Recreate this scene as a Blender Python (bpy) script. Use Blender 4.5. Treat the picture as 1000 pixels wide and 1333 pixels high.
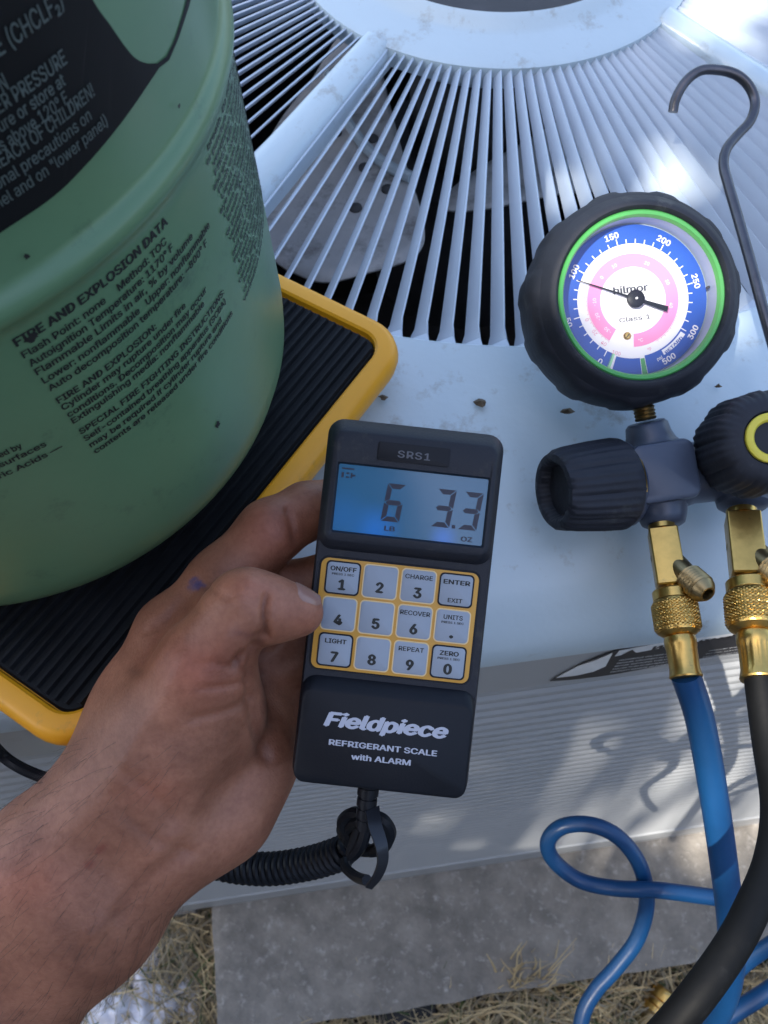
import bpy, bmesh, math, random
import numpy as np
from mathutils import Vector, Matrix, noise
for o in list(bpy.data.objects): bpy.data.objects.remove(o)
SC = bpy.context.scene
COL = SC.collection
R_ = math.radians
random.seed(7)

# ------------------------------------------------------------------ camera
CAMZ = 1.29            # phone held a little above the lid
PITCH = R_(61)
FPX = 1100.0           # focal length in photo pixels (1000 x 1333)
cam_d = bpy.data.cameras.new('camera')
cam = bpy.data.objects.new('camera', cam_d); COL.objects.link(cam)
cam.location = (0, 0, CAMZ)
cam.rotation_euler = (math.pi/2 - PITCH, 0, 0)
cam_d.sensor_fit = 'VERTICAL'; cam_d.sensor_height = 36.0
cam_d.lens = FPX/1333*36
cam_d.clip_start = 0.01; cam_d.clip_end = 900
cam_d.dof.use_dof = True; cam_d.dof.focus_distance = 0.325; cam_d.dof.aperture_fstop = 24
SC.camera = cam

# ------------------------------------------------------------------ sky, sun, exposure
SUN_EL, SUN_AZ = R_(52), R_(-142)       # azimuth measured clockwise from +y
world = bpy.data.worlds.new('World'); SC.world = world
world.use_nodes = True
wn = world.node_tree
bg = wn.nodes['Background']
sky = wn.nodes.new('ShaderNodeTexSky'); sky.sky_type = 'NISHITA'; sky.sun_disc = False
sky.ozone_density = .25; sky.dust_density = 2.5; sky.sun_elevation = SUN_EL; sky.sun_rotation = SUN_AZ
wn.links.new(sky.outputs[0], bg.inputs[0]); bg.inputs[1].default_value = 0.15
sun_d = bpy.data.lights.new('sun', 'SUN'); sun_d.energy = 2.6; sun_d.angle = R_(0.55); sun_d.color = (1, .94, .84)
sun = bpy.data.objects.new('sun', sun_d); COL.objects.link(sun)
SUN_DIR = Vector((math.sin(SUN_AZ)*math.cos(SUN_EL), math.cos(SUN_AZ)*math.cos(SUN_EL), math.sin(SUN_EL)))
sun.rotation_euler = SUN_DIR.to_track_quat('Z', 'Y').to_euler()
sun.location = SUN_DIR*9
SC.view_settings.view_transform = 'Standard'; SC.view_settings.look = 'None'
SC.view_settings.gamma = 1; SC.view_settings.use_curve_mapping = False
SC.view_settings.exposure = 1.62

# ------------------------------------------------------------------ geometry helpers
CF = Vector((0, math.cos(PITCH), -math.sin(PITCH))); CR = Vector((1, 0, 0)); CU = CR.cross(CF)
CAM = Vector((0, 0, CAMZ))
def ray(px, py): return CF + CR*((px-500)/FPX) - CU*((py-666.5)/FPX)
def at(px, py, t): return CAM + ray(px, py)*t            # measured point -> real place at a depth of t metres
def onz(px, py, z):
    d = ray(px, py); return CAM + d*((z-CAMZ)/d.z)
def onplane(px, py, p, n):
    d = ray(px, py); return CAM + d*((p-CAM).dot(n)/d.dot(n))

class MB:
    def __init__(s): s.v = []; s.f = []; s.mi = []; s.sm = []
    def add(s, vs, fs, m=0, sm=True):
        b = len(s.v); s.v += [Vector(p) for p in vs]
        for f in fs: s.f.append([b+i for i in f]); s.mi.append(m); s.sm.append(sm)
        return s
    def box(s, c, size, M=None, m=0):
        c = Vector(c); h = Vector(size)/2
        vs = [Vector((c.x+sx*h.x, c.y+sy*h.y, c.z+sz*h.z)) for sz in (-1, 1) for sy in (-1, 1) for sx in (-1, 1)]
        if M: vs = [M @ p for p in vs]
        return s.add(vs, [(0, 2, 3, 1), (4, 5, 7, 6), (0, 1, 5, 4), (2, 6, 7, 3), (0, 4, 6, 2), (1, 3, 7, 5)], m, False)
    def lathe(s, prof, n, M, m=0, sm=True, mod=None, cap0=True, cap1=True):
        """prof: (radius, z) pairs round local z"""
        vs = []; k = len(prof)
        for (r, z) in prof:
            for i in range(n):
                a = 2*math.pi*i/n; rr = r*(mod(a, z) if mod else 1)
                vs.append(M @ Vector((rr*math.cos(a), rr*math.sin(a), z)))
        fs = []
        for j in range(k-1):
            for i in range(n):
                i2 = (i+1) % n
                fs.append((j*n+i, j*n+i2, (j+1)*n+i2, (j+1)*n+i))
        s.add(vs, fs, m, sm)
        b = len(s.v)-len(vs)
        if cap0: s.f.append([b+i for i in reversed(range(n))]); s.mi.append(m); s.sm.append(False)
        if cap1: s.f.append([b+(k-1)*n+i for i in range(n)]); s.mi.append(m); s.sm.append(False)
        return s
    def tube(s, pts, r, n=10, m=0, flat=None, caps=True):
        pts = [Vector(p) for p in pts]; k = len(pts)
        rs = r if isinstance(r, (list, tuple)) else [r]*k
        vs = []; up = None
        for i, p in enumerate(pts):
            t = (pts[min(i+1, k-1)]-pts[max(i-1, 0)]).normalized()
            if up is None:
                up = Vector((0, 0, 1)) if abs(t.z) < .9 else Vector((1, 0, 0))
            a = (up - t*up.dot(t)).normalized(); b = t.cross(a); up = a
            for j in range(n):
                w = 2*math.pi*j/n
                vs.append(p + (a*math.cos(w) + b*math.sin(w)*(flat or 1))*rs[i])
        fs = [(j0*n+i, j0*n+(i+1) % n, (j0+1)*n+(i+1) % n, (j0+1)*n+i) for j0 in range(k-1) for i in range(n)]
        if caps: fs += [tuple(reversed(range(n))), tuple((k-1)*n+i for i in range(n))]
        return s.add(vs, fs, m)
    def rbox(s, x0, x1, y0, y1, rad, prof, M=Matrix(), n=6, m=0, sm=True, cap0=True, cap1=True):
        """rounded rectangle carried through (inset, z) steps"""
        k = len(prof); vs = []; N = 4*(n+1)
        for (ins, z) in prof:
            r = max(rad-ins, 1e-6*rad)
            for q, (cx, cy) in enumerate(((x1-rad, y1-rad), (x0+rad, y1-rad), (x0+rad, y0+rad), (x1-rad, y0+rad))):
                for i in range(n+1):
                    a = math.pi/2*(q+i/n)
                    if ins > rad:
                        e = ins-rad
                        ex = cx - e*(1 if q in (0, 3) else -1); ey = cy - e*(1 if q in (0, 1) else -1)
                    else: ex, ey = cx, cy
                    vs.append(M @ Vector((ex+r*math.cos(a), ey+r*math.sin(a), z)))
        fs = [(j*N+i, j*N+(i+1) % N, (j+1)*N+(i+1) % N, (j+1)*N+i) for j in range(k-1) for i in range(N)]
        s.add(vs, fs, m, sm); b = len(s.v)-len(vs)
        if cap0: s.f.append([b+i for i in reversed(range(N))]); s.mi.append(m); s.sm.append(False)
        if cap1: s.f.append([b+(k-1)*N+i for i in range(N)]); s.mi.append(m); s.sm.append(False)
        return s
    def prism(s, pts, z0, z1, M=Matrix(), m=0):
        n = len(pts)
        vs = [M @ Vector((x, y, z0)) for x, y in pts] + [M @ Vector((x, y, z1)) for x, y in pts]
        fs = [tuple(reversed(range(n))), tuple(range(n, 2*n))] + [(i, (i+1) % n, n+(i+1) % n, n+i) for i in range(n)]
        return s.add(vs, fs, m, False)

ROOTM = {}
def root(name, M, label, cat, group=None):
    o = bpy.data.objects.new(name, None); COL.objects.link(o)
    if not isinstance(M, Matrix): M = Matrix.Translation(M)
    o.matrix_world = M; o.empty_display_size = .02
    o['label'] = label; o['category'] = cat
    if group: o['group'] = group
    ROOTM[o] = M
    return o
def tag(o, label=None, cat=None, group=None, kind=None):
    for k, w in (('label', label), ('category', cat), ('group', group), ('kind', kind)):
        if w: o[k] = w
    return o
def obj(name, mb, mats, parent=None, local=False, auto=35, bevel=0, loc=None):
    me = bpy.data.meshes.new(name)
    vs = mb.v
    M = ROOTM.get(parent)
    if parent is not None and not local:
        I = M.inverted(); vs = [I @ p for p in vs]
    if parent is None and loc is not None: vs = [p-Vector(loc) for p in vs]
    me.from_pydata([tuple(p) for p in vs], [], mb.f)
    if not isinstance(mats, (list, tuple)): mats = [mats]
    for m in mats: me.materials.append(m)
    me.polygons.foreach_set('material_index', mb.mi)
    me.polygons.foreach_set('use_smooth', mb.sm)
    me.update()
    if auto: me.set_sharp_from_angle(angle=R_(auto))
    o = bpy.data.objects.new(name, me); COL.objects.link(o)
    if parent is not None: o.parent = parent; ROOTM[o] = M
    elif loc is not None: o.location = loc
    if bevel:
        b = o.modifiers.new('bevel', 'BEVEL'); b.width = bevel; b.segments = 2; b.limit_method = 'ANGLE'; b.angle_limit = R_(40)
    return o
def frame(o, z, x=None):
    """matrix with origin o, local z along z"""
    z = Vector(z).normalized()
    x = Vector(x) if x is not None else (Vector((1, 0, 0)) if abs(z.x) < .8 else Vector((0, 1, 0)))
    x = (x - z*x.dot(z)).normalized(); y = z.cross(x)
    M = Matrix((x, y, z)).transposed().to_4x4(); M.translation = Vector(o)
    return M
def spline(ctrl, n=8):
    """Catmull-Rom through control tuples"""
    c = [np.array(p, float) for p in ctrl]; c = [2*c[0]-c[1]] + c + [2*c[-1]-c[-2]]
    out = []
    for i in range(1, len(c)-2):
        for k in range(n):
            t = k/n; p0, p1, p2, p3 = c[i-1:i+3]
            out.append(.5*(2*p1+(p2-p0)*t+(2*p0-5*p1+4*p2-p3)*t*t+(3*p1-p0-3*p2+p3)*t**3))
    out.append(c[-2])
    return out
_txt = {}
try:                                     # the sans face that ships with Blender itself; otherwise its default face
    import os
    FONT = bpy.data.fonts.load(os.path.join(bpy.utils.system_resource('DATAFILES'), 'fonts', 'Inter.woff2'))
except Exception: FONT = None
def text_geo(body, bold=0.0, shear=0.0, space=1.0):
    key = (body, bold, shear, space)
    if key in _txt: return _txt[key]
    cu = bpy.data.curves.new('t', 'FONT'); cu.body = body; cu.size = 1; cu.offset = bold; cu.shear = shear
    cu.space_character = space; cu.resolution_u = 3
    if FONT: cu.font = FONT
    cu.fill_mode = 'FRONT'
    ob = bpy.data.objects.new('t', cu); COL.objects.link(ob)
    dg = bpy.context.evaluated_depsgraph_get(); ev = ob.evaluated_get(dg); me = ev.to_mesh()
    vs = [tuple(v.co) for v in me.vertices]; fs = [list(p.vertices) for p in me.polygons]
    ev.to_mesh_clear(); bpy.data.objects.remove(ob); bpy.data.curves.remove(cu)
    xs = [v[0] for v in vs] or [0]; ys = [v[1] for v in vs] or [0]
    _txt[key] = (vs, fs, min(xs), max(xs), min(ys), max(ys))
    return _txt[key]
def text(mb, body, fn, x, y, w=None, cap=None, align='c', bold=0.0, shear=0.0, space=1.0, m=0):
    """put lettering at (x, y baseline), capital height cap and/or total width w; fn maps (x, y) to 3D"""
    vs, fs, x0, x1, y0, y1 = text_geo(body, 0, shear, space)
    sy = cap/0.727 if cap else None
    sx = w/(x1-x0+2*bold) if w else sy
    if sy is None: sy = sx
    W = sx*(x1-x0+2*bold)
    ox = {'l': x, 'c': x-W/2, 'r': x-W}[align] + bold*sx
    offs = [(0, 0)]
    if bold: offs = [(-bold, 0), (bold, 0), (0, -bold*.6), (0, bold*.6), (-bold*.5, 0), (bold*.5, 0)]
    for n_, (dx, dy) in enumerate(offs):
        out = []
        for vx, vy, _ in vs:
            X, Y = ox+(vx-x0+dx)*sx, y+(vy+dy)*sy
            p = fn(X, Y)
            if n_:
                e = 1e-4; p = p + (fn(X+e, Y)-p).cross(fn(X, Y+e)-p).normalized()*(n_*1.2e-5)
            out.append(p)
        mb.add(out, fs, m, False)

# ------------------------------------------------------------------ materials
def mat(name, col, rough=.5, metal=0, var=0.0, vscale=8, bump=0.0, bscale=60, spec=.5, coat=0.0, dirt=None, emit=None, sss=0, stretch=None):
    m = bpy.data.materials.new(name); m.use_nodes = True
    nt = m.node_tree; N = nt.nodes; L = nt.links
    p = N['Principled BSDF']
    p.inputs['Base Color'].default_value = (*col, 1); p.inputs['Roughness'].default_value = rough
    p.inputs['Metallic'].default_value = metal; p.inputs['Specular IOR Level'].default_value = spec
    p.inputs['Coat Weight'].default_value = coat
    if sss:
        p.inputs['Subsurface Weight'].default_value = sss; p.inputs['Subsurface Radius'].default_value = (.006, .0025, .0015)
        p.inputs['Subsurface Scale'].default_value = 1
    tc = N.new('ShaderNodeTexCoord'); src = tc.outputs['Object']
    if stretch:
        mp = N.new('ShaderNodeMapping'); mp.inputs['Scale'].default_value = stretch; L.new(src, mp.inputs[0]); src = mp.outputs[0]
    last = None
    if var:
        n = N.new('ShaderNodeTexNoise'); n.inputs['Scale'].default_value = vscale; n.inputs['Detail'].default_value = 6; n.inputs['Roughness'].default_value = .65
        L.new(src, n.inputs['Vector'])
        r = N.new('ShaderNodeValToRGB'); r.color_ramp.elements[0].position = .3; r.color_ramp.elements[1].position = .7
        r.color_ramp.elements[0].color = (*[c*(1-var) for c in col], 1); r.color_ramp.elements[1].color = (*[min(1, c*(1+var)) for c in col], 1)
        L.new(n.outputs['Fac'], r.inputs[0]); last = r.outputs[0]
        mr = N.new('ShaderNodeMapRange'); mr.inputs[3].default_value = max(.02, rough*(1-var*.6)); mr.inputs[4].default_value = min(1, rough*(1+var*.6))
        L.new(n.outputs['Fac'], mr.inputs[0]); L.new(mr.outputs[0], p.inputs['Roughness'])
    if dirt:                # (colour, amount, scale): specks and stains of their own
        dc, amt, ds = dirt
        n2 = N.new('ShaderNodeTexNoise'); n2.inputs['Scale'].default_value = ds; n2.inputs['Detail'].default_value = 8; n2.inputs['Roughness'].default_value = .75
        L.new(src, n2.inputs['Vector'])
        r2 = N.new('ShaderNodeValToRGB'); r2.color_ramp.elements[0].position = .62-amt*.12; r2.color_ramp.elements[1].position = .78-amt*.1
        r2.color_ramp.elements[0].color = (0, 0, 0, 1); r2.color_ramp.elements[1].color = (1, 1, 1, 1)
        L.new(n2.outputs['Fac'], r2.inputs[0])
        mx = N.new('ShaderNodeMix'); mx.data_type = 'RGBA'
        L.new(r2.outputs[0], mx.inputs[0])
        if last: L.new(last, mx.inputs[6])
        else: mx.inputs[6].default_value = (*col, 1)
        mx.inputs[7].default_value = (*dc, 1); last = mx.outputs[2]
    if last: L.new(last, p.inputs['Base Color'])
    if bump:
        n3 = N.new('ShaderNodeTexNoise'); n3.inputs['Scale'].default_value = bscale; n3.inputs['Detail'].default_value = 5
        L.new(src, n3.inputs['Vector'])
        b = N.new('ShaderNodeBump'); b.inputs['Strength'].default_value = bump; b.inputs['Distance'].default_value = .002
        L.new(n3.outputs['Fac'], b.inputs['Height']); L.new(b.outputs[0], p.inputs['Normal'])
    if emit:
        p.inputs['Emission Color'].default_value = (*emit[0], 1); p.inputs['Emission Strength'].default_value = emit[1]
    return m
M_ = {}
M_['lid'] = mat('painted_steel', (.52, .62, .68), .28, 0, .05, 5, .10, 160, dirt=((.30, .29, .26), .62, 24))
M_['rib'] = mat('painted_grille', (.50, .58, .68), .22, 0, .05, 14)
M_['panel'] = mat('painted_side', (.40, .41, .42), .33, 0, .04, 5, dirt=((.30, .30, .29), .25, 30))
M_['dark'] = mat('dark_interior', (.055, .055, .058), .7, 0, .3, 20)
M_['blade'] = mat('fan_aluminium', (.50, .50, .50), .5, .1, .15, 20, dirt=((.2, .19, .18), .7, 30))
M_['coil'] = mat('coil_fins', (.08, .08, .085), .5, .4, .3, 40)
M_['tank'] = mat('green_enamel', (.105, .205, .108), .34, 0, .10, 9, .10, 30, dirt=((.055, .11, .065), .42, 40))
M_['ink'] = mat('black_print', (.012, .014, .014), .55, 0, .3, 200)
M_['inkfade'] = mat('worn_print', (.03, .045, .04), .55, 0, .3, 400)
M_['labelblack'] = mat('black_label', (.005, .006, .007), .55, 0, .25, 30, spec=.2)
M_['greyprint'] = mat('grey_print', (.075, .10, .095), .5, 0, .2, 100)
M_['yellow'] = mat('yellow_paint', (.82, .36, .012), .40, 0, .06, 12, .05, 120, dirt=((.42, .22, .04), .35, 30))
M_['rubber'] = mat('ribbed_rubber', (.008, .009, .011), .6, 0, .3, 60, .1, 300, spec=.2)
M_['boot'] = mat('rubber_boot', (.020, .023, .033), .6, 0, .2, 40, .15, 260, spec=.3, dirt=((.07, .075, .08), .3, 50))
M_['body'] = mat('charcoal_plastic', (.0135, .016, .024), .5, 0, .12, 30, .10, 1200, spec=.32, dirt=((.05, .047, .042), .3, 45))
M_['bodyd'] = mat('black_plastic', (.006, .0075, .012), .45, 0, .15, 30, .05, 1200, spec=.25)
M_['key'] = mat('key_membrane', (.28, .32, .38), .4, 0, .05, 40)
M_['keyyel'] = mat('keypad_yellow', (.60, .30, .04), .45)
M_['white'] = mat('white_print', (.46, .48, .56), .5)
M_['srs'] = mat('grey_mark', (.105, .11, .13), .5)
M_['glassdark'] = mat('lcd_ink', (.003, .010, .035), .35)
M_['alu'] = mat('anodised_body', (.050, .066, .105), .36, .1, .1, 30, .05, 300)
M_['brass'] = mat('brass', (.64, .41, .12), .3, 1, .2, 60, .05, 300, dirt=((.25, .18, .09), .5, 60))
M_['brassd'] = mat('tarnished_brass', (.32, .24, .12), .38, 1, .25, 60)
M_['steel'] = mat('dark_steel_wire', (.10, .10, .115), .35, .8, .2, 90)
M_['green'] = mat('green_bezel', (.075, .36, .09), .4)
M_['dialwhite'] = mat('dial_white', (.86, .86, .86), .4)
M_['dialblue'] = mat('dial_blue', (.015, .085, .42), .4)
M_['dialpink'] = mat('dial_pink', (.84, .27, .50), .4)
M_['pinkprint'] = mat('pink_print', (.72, .25, .38), .4)
M_['knobyel'] = mat('yellow_ring', (.68, .58, .06), .4)
M_['bluehose'] = mat('blue_hose', (.005, .052, .155), .36, 0, .12, 30, .05, 200)
M_['blackhose'] = mat('black_hose', (.005, .0052, .0055), .6, 0, .3, 30, .1, 200, spec=.2, dirt=((.02, .02, .02), .3, 60))
M_['concrete'] = mat('concrete', (.235, .212, .183), .9, 0, .38, 22, .9, 140, dirt=((.45, .42, .38), .62, 70))
M_['soil'] = mat('soil', (.055, .043, .033), .95, 0, .4, 12, .8, 40, dirt=((.17, .15, .12), .5, 30))
M_['straw'] = mat('dry_grass', (.55, .42, .23), .8, 0, .4, 6)
M_['straw2'] = mat('grey_straw', (.30, .25, .17), .8, 0, .4, 6)
M_['sticker'] = mat('sticker_dark', (.035, .035, .04), .45, 0, .2, 40)
M_['paper'] = mat('sticker_white', (.84, .84, .83), .5, 0, .1, 40)
M_['cloth'] = mat('white_wrapper', (.80, .77, .80), .5, 0, .12, 14, .3, 60)
M_['clothg'] = mat('green_wrapper', (.03, .34, .20), .45, 0, .15, 14)
M_['bark'] = mat('bark', (.12, .09, .07), .9, 0, .4, 12, .8, 30)
M_['leaf'] = mat('leaf', (.055, .10, .03), .5, 0, .35, 3)
M_['deadleaf'] = mat('dead_leaf', (.12, .09, .06), .8, 0, .3, 60)
M_['nail'] = mat('fingernail', (.31, .165, .13), .25, 0, .1, 60)
M_['inkblue'] = mat('blue_ink', (.05, .10, .42), .5)

# ------------------------------------------------------------------ ground, pad
Z0 = .93                                # nominal height of the lid
YAW = R_(8)
EU = Vector((math.cos(YAW), math.sin(YAW), 0)); EV = Vector((-math.sin(YAW), math.cos(YAW), 0))
FC = Vector((.076, .63, Z0))            # axis of the fan
def U(u, v, z=0): return FC + EU*u + EV*v + Vector((0, 0, z))
UM = Matrix.Translation(FC) @ Matrix.Rotation(YAW, 4, 'Z')

mb = MB(); n = 60
gs = []
ticks = sorted(set([-250, -60, -15, -5, -2.5] + [round(-1.5+.06*i, 3) for i in range(51)] + [2.5, 5, 15, 60, 250]))
for y in ticks:
    for x in ticks:
        h = 0 if max(abs(x), abs(y)) > 2 else .012*noise.noise(Vector((x*5, y*5, 0)))-.004
        gs.append(Vector((x, y, h)))
k = len(ticks)
mb.add(gs, [(j*k+i, j*k+i+1, (j+1)*k+i+1, (j+1)*k+i) for j in range(k-1) for i in range(k-1)])
tag(obj('ground', mb, M_['soil'], auto=0), kind='structure')

PADZ = .07
def rough_block(name, u0, u1, v0, v1, z0, z1, nu, nv, seed):
    mb = MB(); vs = []; fs = []
    for j in range(nv+1):
        for i in range(nu+1):
            u = u0+(u1-u0)*i/nu; v = v0+(v1-v0)*j/nv
            e = (i in (0, nu)) or (j in (0, nv))
            w = noise.noise(Vector((u*30, v*30, seed)))
            vs.append(U(u+(w*.003 if e else 0), v+(w*.003 if e else 0), z1-Z0+w*.0012-(.004 if e else 0)))
    fs = [(j*(nu+1)+i, j*(nu+1)+i+1, (j+1)*(nu+1)+i+1, (j+1)*(nu+1)+i) for j in range(nv) for i in range(nu)]
    ring = [i for i in range(nu+1)] + [j*(nu+1)+nu for j in range(1, nv+1)] + [nv*(nu+1)+i for i in range(nu-1, -1, -1)] + [j*(nu+1) for j in range(nv-1, 0, -1)]
    b = len(vs)
    for r in ring: vs.append(Vector((vs[r].x, vs[r].y, z0)))
    L = len(ring)
    for i in range(L): fs.append((ring[(i+1) % L], ring[i], b+i, b+(i+1) % L))
    mb.add(vs, fs); return mb
o = obj('concrete_pad', rough_block('p', -.375, .80, -.648, .62, -.02, PADZ, 70, 70, 1), M_['concrete'], auto=40)
tag(o, kind='structure')
o = obj('concrete_paver', rough_block('p', -.62, -.40, -.50, .5, -.02, .055, 16, 40, 4), M_['concrete'], loc=U(-.5, -.3, -Z0))
tag(o, 'grey concrete strip left of the pad, partly behind the forearm', 'paver')

# ------------------------------------------------------------------ condenser unit
unit = root('air_conditioner', U(0, 0, PADZ+.003-Z0), 'white outdoor air conditioner with slotted round fan grille on top', 'air conditioner')
HU = .480                                # half width at the lip
RIN, ROUT = .137, .325
ZR = .042                                # the ring is raised
def sq(a, half, rc):
    """distance from the axis to a rounded square outline"""
    c, s_ = abs(math.cos(a)), abs(math.sin(a))
    lo = 0; hi = half*1.5
    for _ in range(30):
        r = (lo+hi)/2; x, y = r*c, r*s_
        qx, qy = x-(half-rc), y-(half-rc)
        d = math.hypot(max(qx, 0), max(qy, 0))+min(max(qx, qy), 0)-rc
        if d > 0: hi = r
        else: lo = r
    return lo
mb = MB(); NA = 240
prof = [('c', ROUT-.0005, -.014), ('c', ROUT, -.002), ('c', ROUT+.003, .001), ('m', .25, -.001), ('m', .6, -.007), ('m', .9, -.014),
        ('s', .030, -.019), ('s', .026, -.021), ('s', .022, -.0235), ('s', .008, -.036), ('s', .003, -.042), ('s', 0, -.050), ('s', 0, -.062), ('s', .002, -.0635)]
vs = []
for kind, p, z in prof:
    for i in range(NA):
        a = 2*math.pi*i/NA
        if kind == 'c': r = p
        elif kind == 's': r = sq(a, HU-p, .09-p*.5)
        else: r = ROUT+.003 + (sq(a, HU-.03, .075)-ROUT-.003)*p
        dz = 0
        vs.append(U(r*math.cos(a), r*math.sin(a), z+dz))
fs = [(j*NA+i, j*NA+(i+1) % NA, (j+1)*NA+(i+1) % NA, (j+1)*NA+i) for j in range(len(prof)-1) for i in range(NA)]
mb.add(vs, fs)
obj('lid', mb, M_['lid'], unit, auto=28)
# ring round the fan opening, rolled inner edge
mb = MB()
mb.lathe([(.104, .0), (.0985, .012), (.0975, ZR-.008), (.0985, ZR+.004), (.1015, ZR+.008), (.105, ZR+.006), (.109, ZR+.0015), (.113, ZR), (RIN-.004, ZR-.004), (RIN, ZR-.006), (RIN, ZR-.018)], 120, UM, cap0=False, cap1=False)
obj('fan_ring', mb, M_['lid'], unit)
mb = MB()
mb.lathe([(.0965, ZR-.020), (.06, ZR-.018), (.02, ZR-.017), (.001, ZR-.017)], 72, UM, cap0=False)
obj('fan_cap', mb, M_['dark'], unit)
# one tilted vane of the grille, shared by all
def zr(r): 
    t = (r-RIN)/(ROUT-RIN); return (ZR-.006)*(1-t) + .0*t - .0*t
STEP = R_(2.6)
mb = MB(); vs = []; fs = []; NS = 26; th = .0011
rows = []
for i in range(NS+1):
    t = i/NS; r = RIN-.004+(ROUT+.004-RIN+.004)*t
    pitch = r*STEP
    e = max(0, (t-.94)/.06); e = e*e*(3-2*e)
    tilt = R_(52)*(1-e)
    w = (.0062+.0048*t)*(1-e) + pitch*1.02*e
    cx, cz = math.cos(tilt), math.sin(tilt)
    z = zr(r)-.001
    nx, nz = -cz, cx           # local tangential, up normal of the vane (faces up and left)
    # tangent direction +s = counter-clockwise seen from above
    a = (w/2*cx, z); b = (-w/2*cx, z-w*cz)
    rows.append((r, a, b, nx, nz))
for (r, a, b, nx, nz) in rows:
    for (s_, z) in ((a[0]-nx*0, a[1]), (b[0], b[1]), (b[0]-nx*th, b[1]-nz*th), (a[0]-nx*th, a[1]-nz*th)):
        ang = s_/r
        vs.append(Vector((r*math.cos(ang), r*math.sin(ang), z)))
for j in range(NS):
    for q in range(4): fs.append((j*4+q, j*4+(q+1) % 4, (j+1)*4+(q+1) % 4, (j+1)*4+q))
fs += [(0, 1, 2, 3), (NS*4+3, NS*4+2, NS*4+1, NS*4)]
mb.add(vs, fs)
rib0 = None
STRUTS = [R_(45+90*q) for q in range(4)]
nr = 0
for q in range(4):
    c = R_(-90+90*q)
    for i in range(-16, 17):
        ang = c + i*STEP
        if rib0 is None: 
            rib0 = obj('grille_rib', mb, M_['rib'], unit, local=True, auto=30); o = rib0
        else:
            o = rib0.copy(); COL.objects.link(o); o.parent = unit
        o.location = (0, 0, Z0-(PADZ+.003)); o.rotation_euler = (0, 0, YAW+ang); nr += 1
# diagonal struts
for a in STRUTS:
    mb = MB(); vs = []
    for i in range(13):
        t = i/12; r = RIN-.003 + (ROUT+.006-RIN)*t; z = zr(r)
        hw = .0100+.0020*t
        for (s_, dz) in ((-hw-.004-.002*t, -.016), (-hw, -.001), (-hw+.003, .002), (0, .0035), (hw-.003, .002), (hw, -.001), (hw+.002+.006*t, -.014)):
            vs.append(UM @ Matrix.Rotation(a, 4, 'Z') @ Vector((r, s_, z+dz)))
    mb.add(vs, [(j*7+i, j*7+i+1, (j+1)*7+i+1, (j+1)*7+i) for j in range(12) for i in range(6)])
    obj('grille_strut', mb, M_['lid'], unit, auto=50)
# interior: shroud, coil walls, dark floor
mb = MB(); mb.lathe([(.345, -.02), (.335, -.03), (.325, -.16), (.33, -.20)], 96, UM, cap0=False, cap1=False)
obj('fan_shroud', mb, M_['coil'], unit)
mb = MB(); mb.rbox(-.46, .46, -.46, .46, .06, [(0, -.78), (0, -.10), (.01, -.08)], UM, cap0=True, cap1=False)
obj('coil', mb, M_['dark'], unit)
# fan: three broad pitched blades with rivets, hub and motor
ZB = -.062
def bl(px, py): 
    p = UM.inverted() @ onz(px, py, Z0+ZB); return (p.x, p.y)
outl = [bl(*p) for p in ((372, 345), (420, 363), (480, 352), (530, 338), (549, 322), (553, 300), (545, 262), (532, 222), (515, 160), (500, 95), (490, 40), (470, 10), (440, 30), (405, 90), (360, 150), (325, 230), (335, 310))]
rot0 = [0, 120, 240]
def blade_z(x, y):
    r = math.hypot(x, y); a = math.atan2(y, x); a0 = math.atan2(outl[5][1], outl[5][0])
    d = (a-a0+math.pi) % (2*math.pi)-math.pi
    return ZB + .18*r*d*.25
cen = (sum(p[0] for p in outl)/len(outl), sum(p[1] for p in outl)/len(outl))
sp = spline([(*p, 0) for p in outl+outl[:1]], 5)[:-1]
for q in range(3):
    RQ = UM @ Matrix.Rotation(R_(rot0[q]), 4, 'Z')
    mb = MB(); vs = []; n_ = len(sp); K = 8
    for kk in range(K+1):
        for p in sp:
            x = cen[0]+(p[0]-cen[0])*(1-kk/K*.999); y = cen[1]+(p[1]-cen[1])*(1-kk/K*.999)
            vs.append(RQ @ Vector((x, y, blade_z(x, y))))
    fs = [(kk*n_+i, kk*n_+(i+1) % n_, (kk+1)*n_+(i+1) % n_, (kk+1)*n_+i) for kk in range(K) for i in range(n_)]
    mb.add(vs, fs)
    b_ = obj('fan_blade', mb, M_['blade'], unit)
    s_ = b_.modifiers.new('sheet', 'SOLIDIFY'); s_.thickness = .002
    for p in ((437, 167), (485, 177), (475, 215), (505, 245), (463, 268)):
        x, y = bl(*p); z = blade_z(x, y)
        mb = MB(); mb.lathe([(.0048, 0), (.0046, .0016), (.003, .003), (.0005, .0034)], 14, RQ @ Matrix.Translation((x, y, z)))
        obj('rivet', mb, M_['dark'], b_)
    mb = MB(); pts = []
    for p in spline([(428, 95, 0), (440, 130, 0), (455, 165, 0), (480, 200, 0), (505, 222, 0), (535, 238, 0)], 5):
        x, y = bl(p[0], p[1]); pts.append(RQ @ Vector((x, y, blade_z(x, y)+.006)))
    mb.tube(pts, .0042, 8); obj('blade_brace', mb, M_['lid'], b_)
mb = MB(); mb.lathe([(.001, ZB+.03), (.05, ZB+.028), (.055, ZB+.02), (.055, ZB-.05)], 40, UM, cap0=False)
obj('fan_hub', mb, M_['dark'], unit)
mb = MB(); mb.lathe([(.08, ZB-.06), (.085, ZB-.07), (.085, ZB-.2), (.05, ZB-.22)], 40, UM)
obj('fan_motor', mb, M_['dark'], unit)
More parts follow.
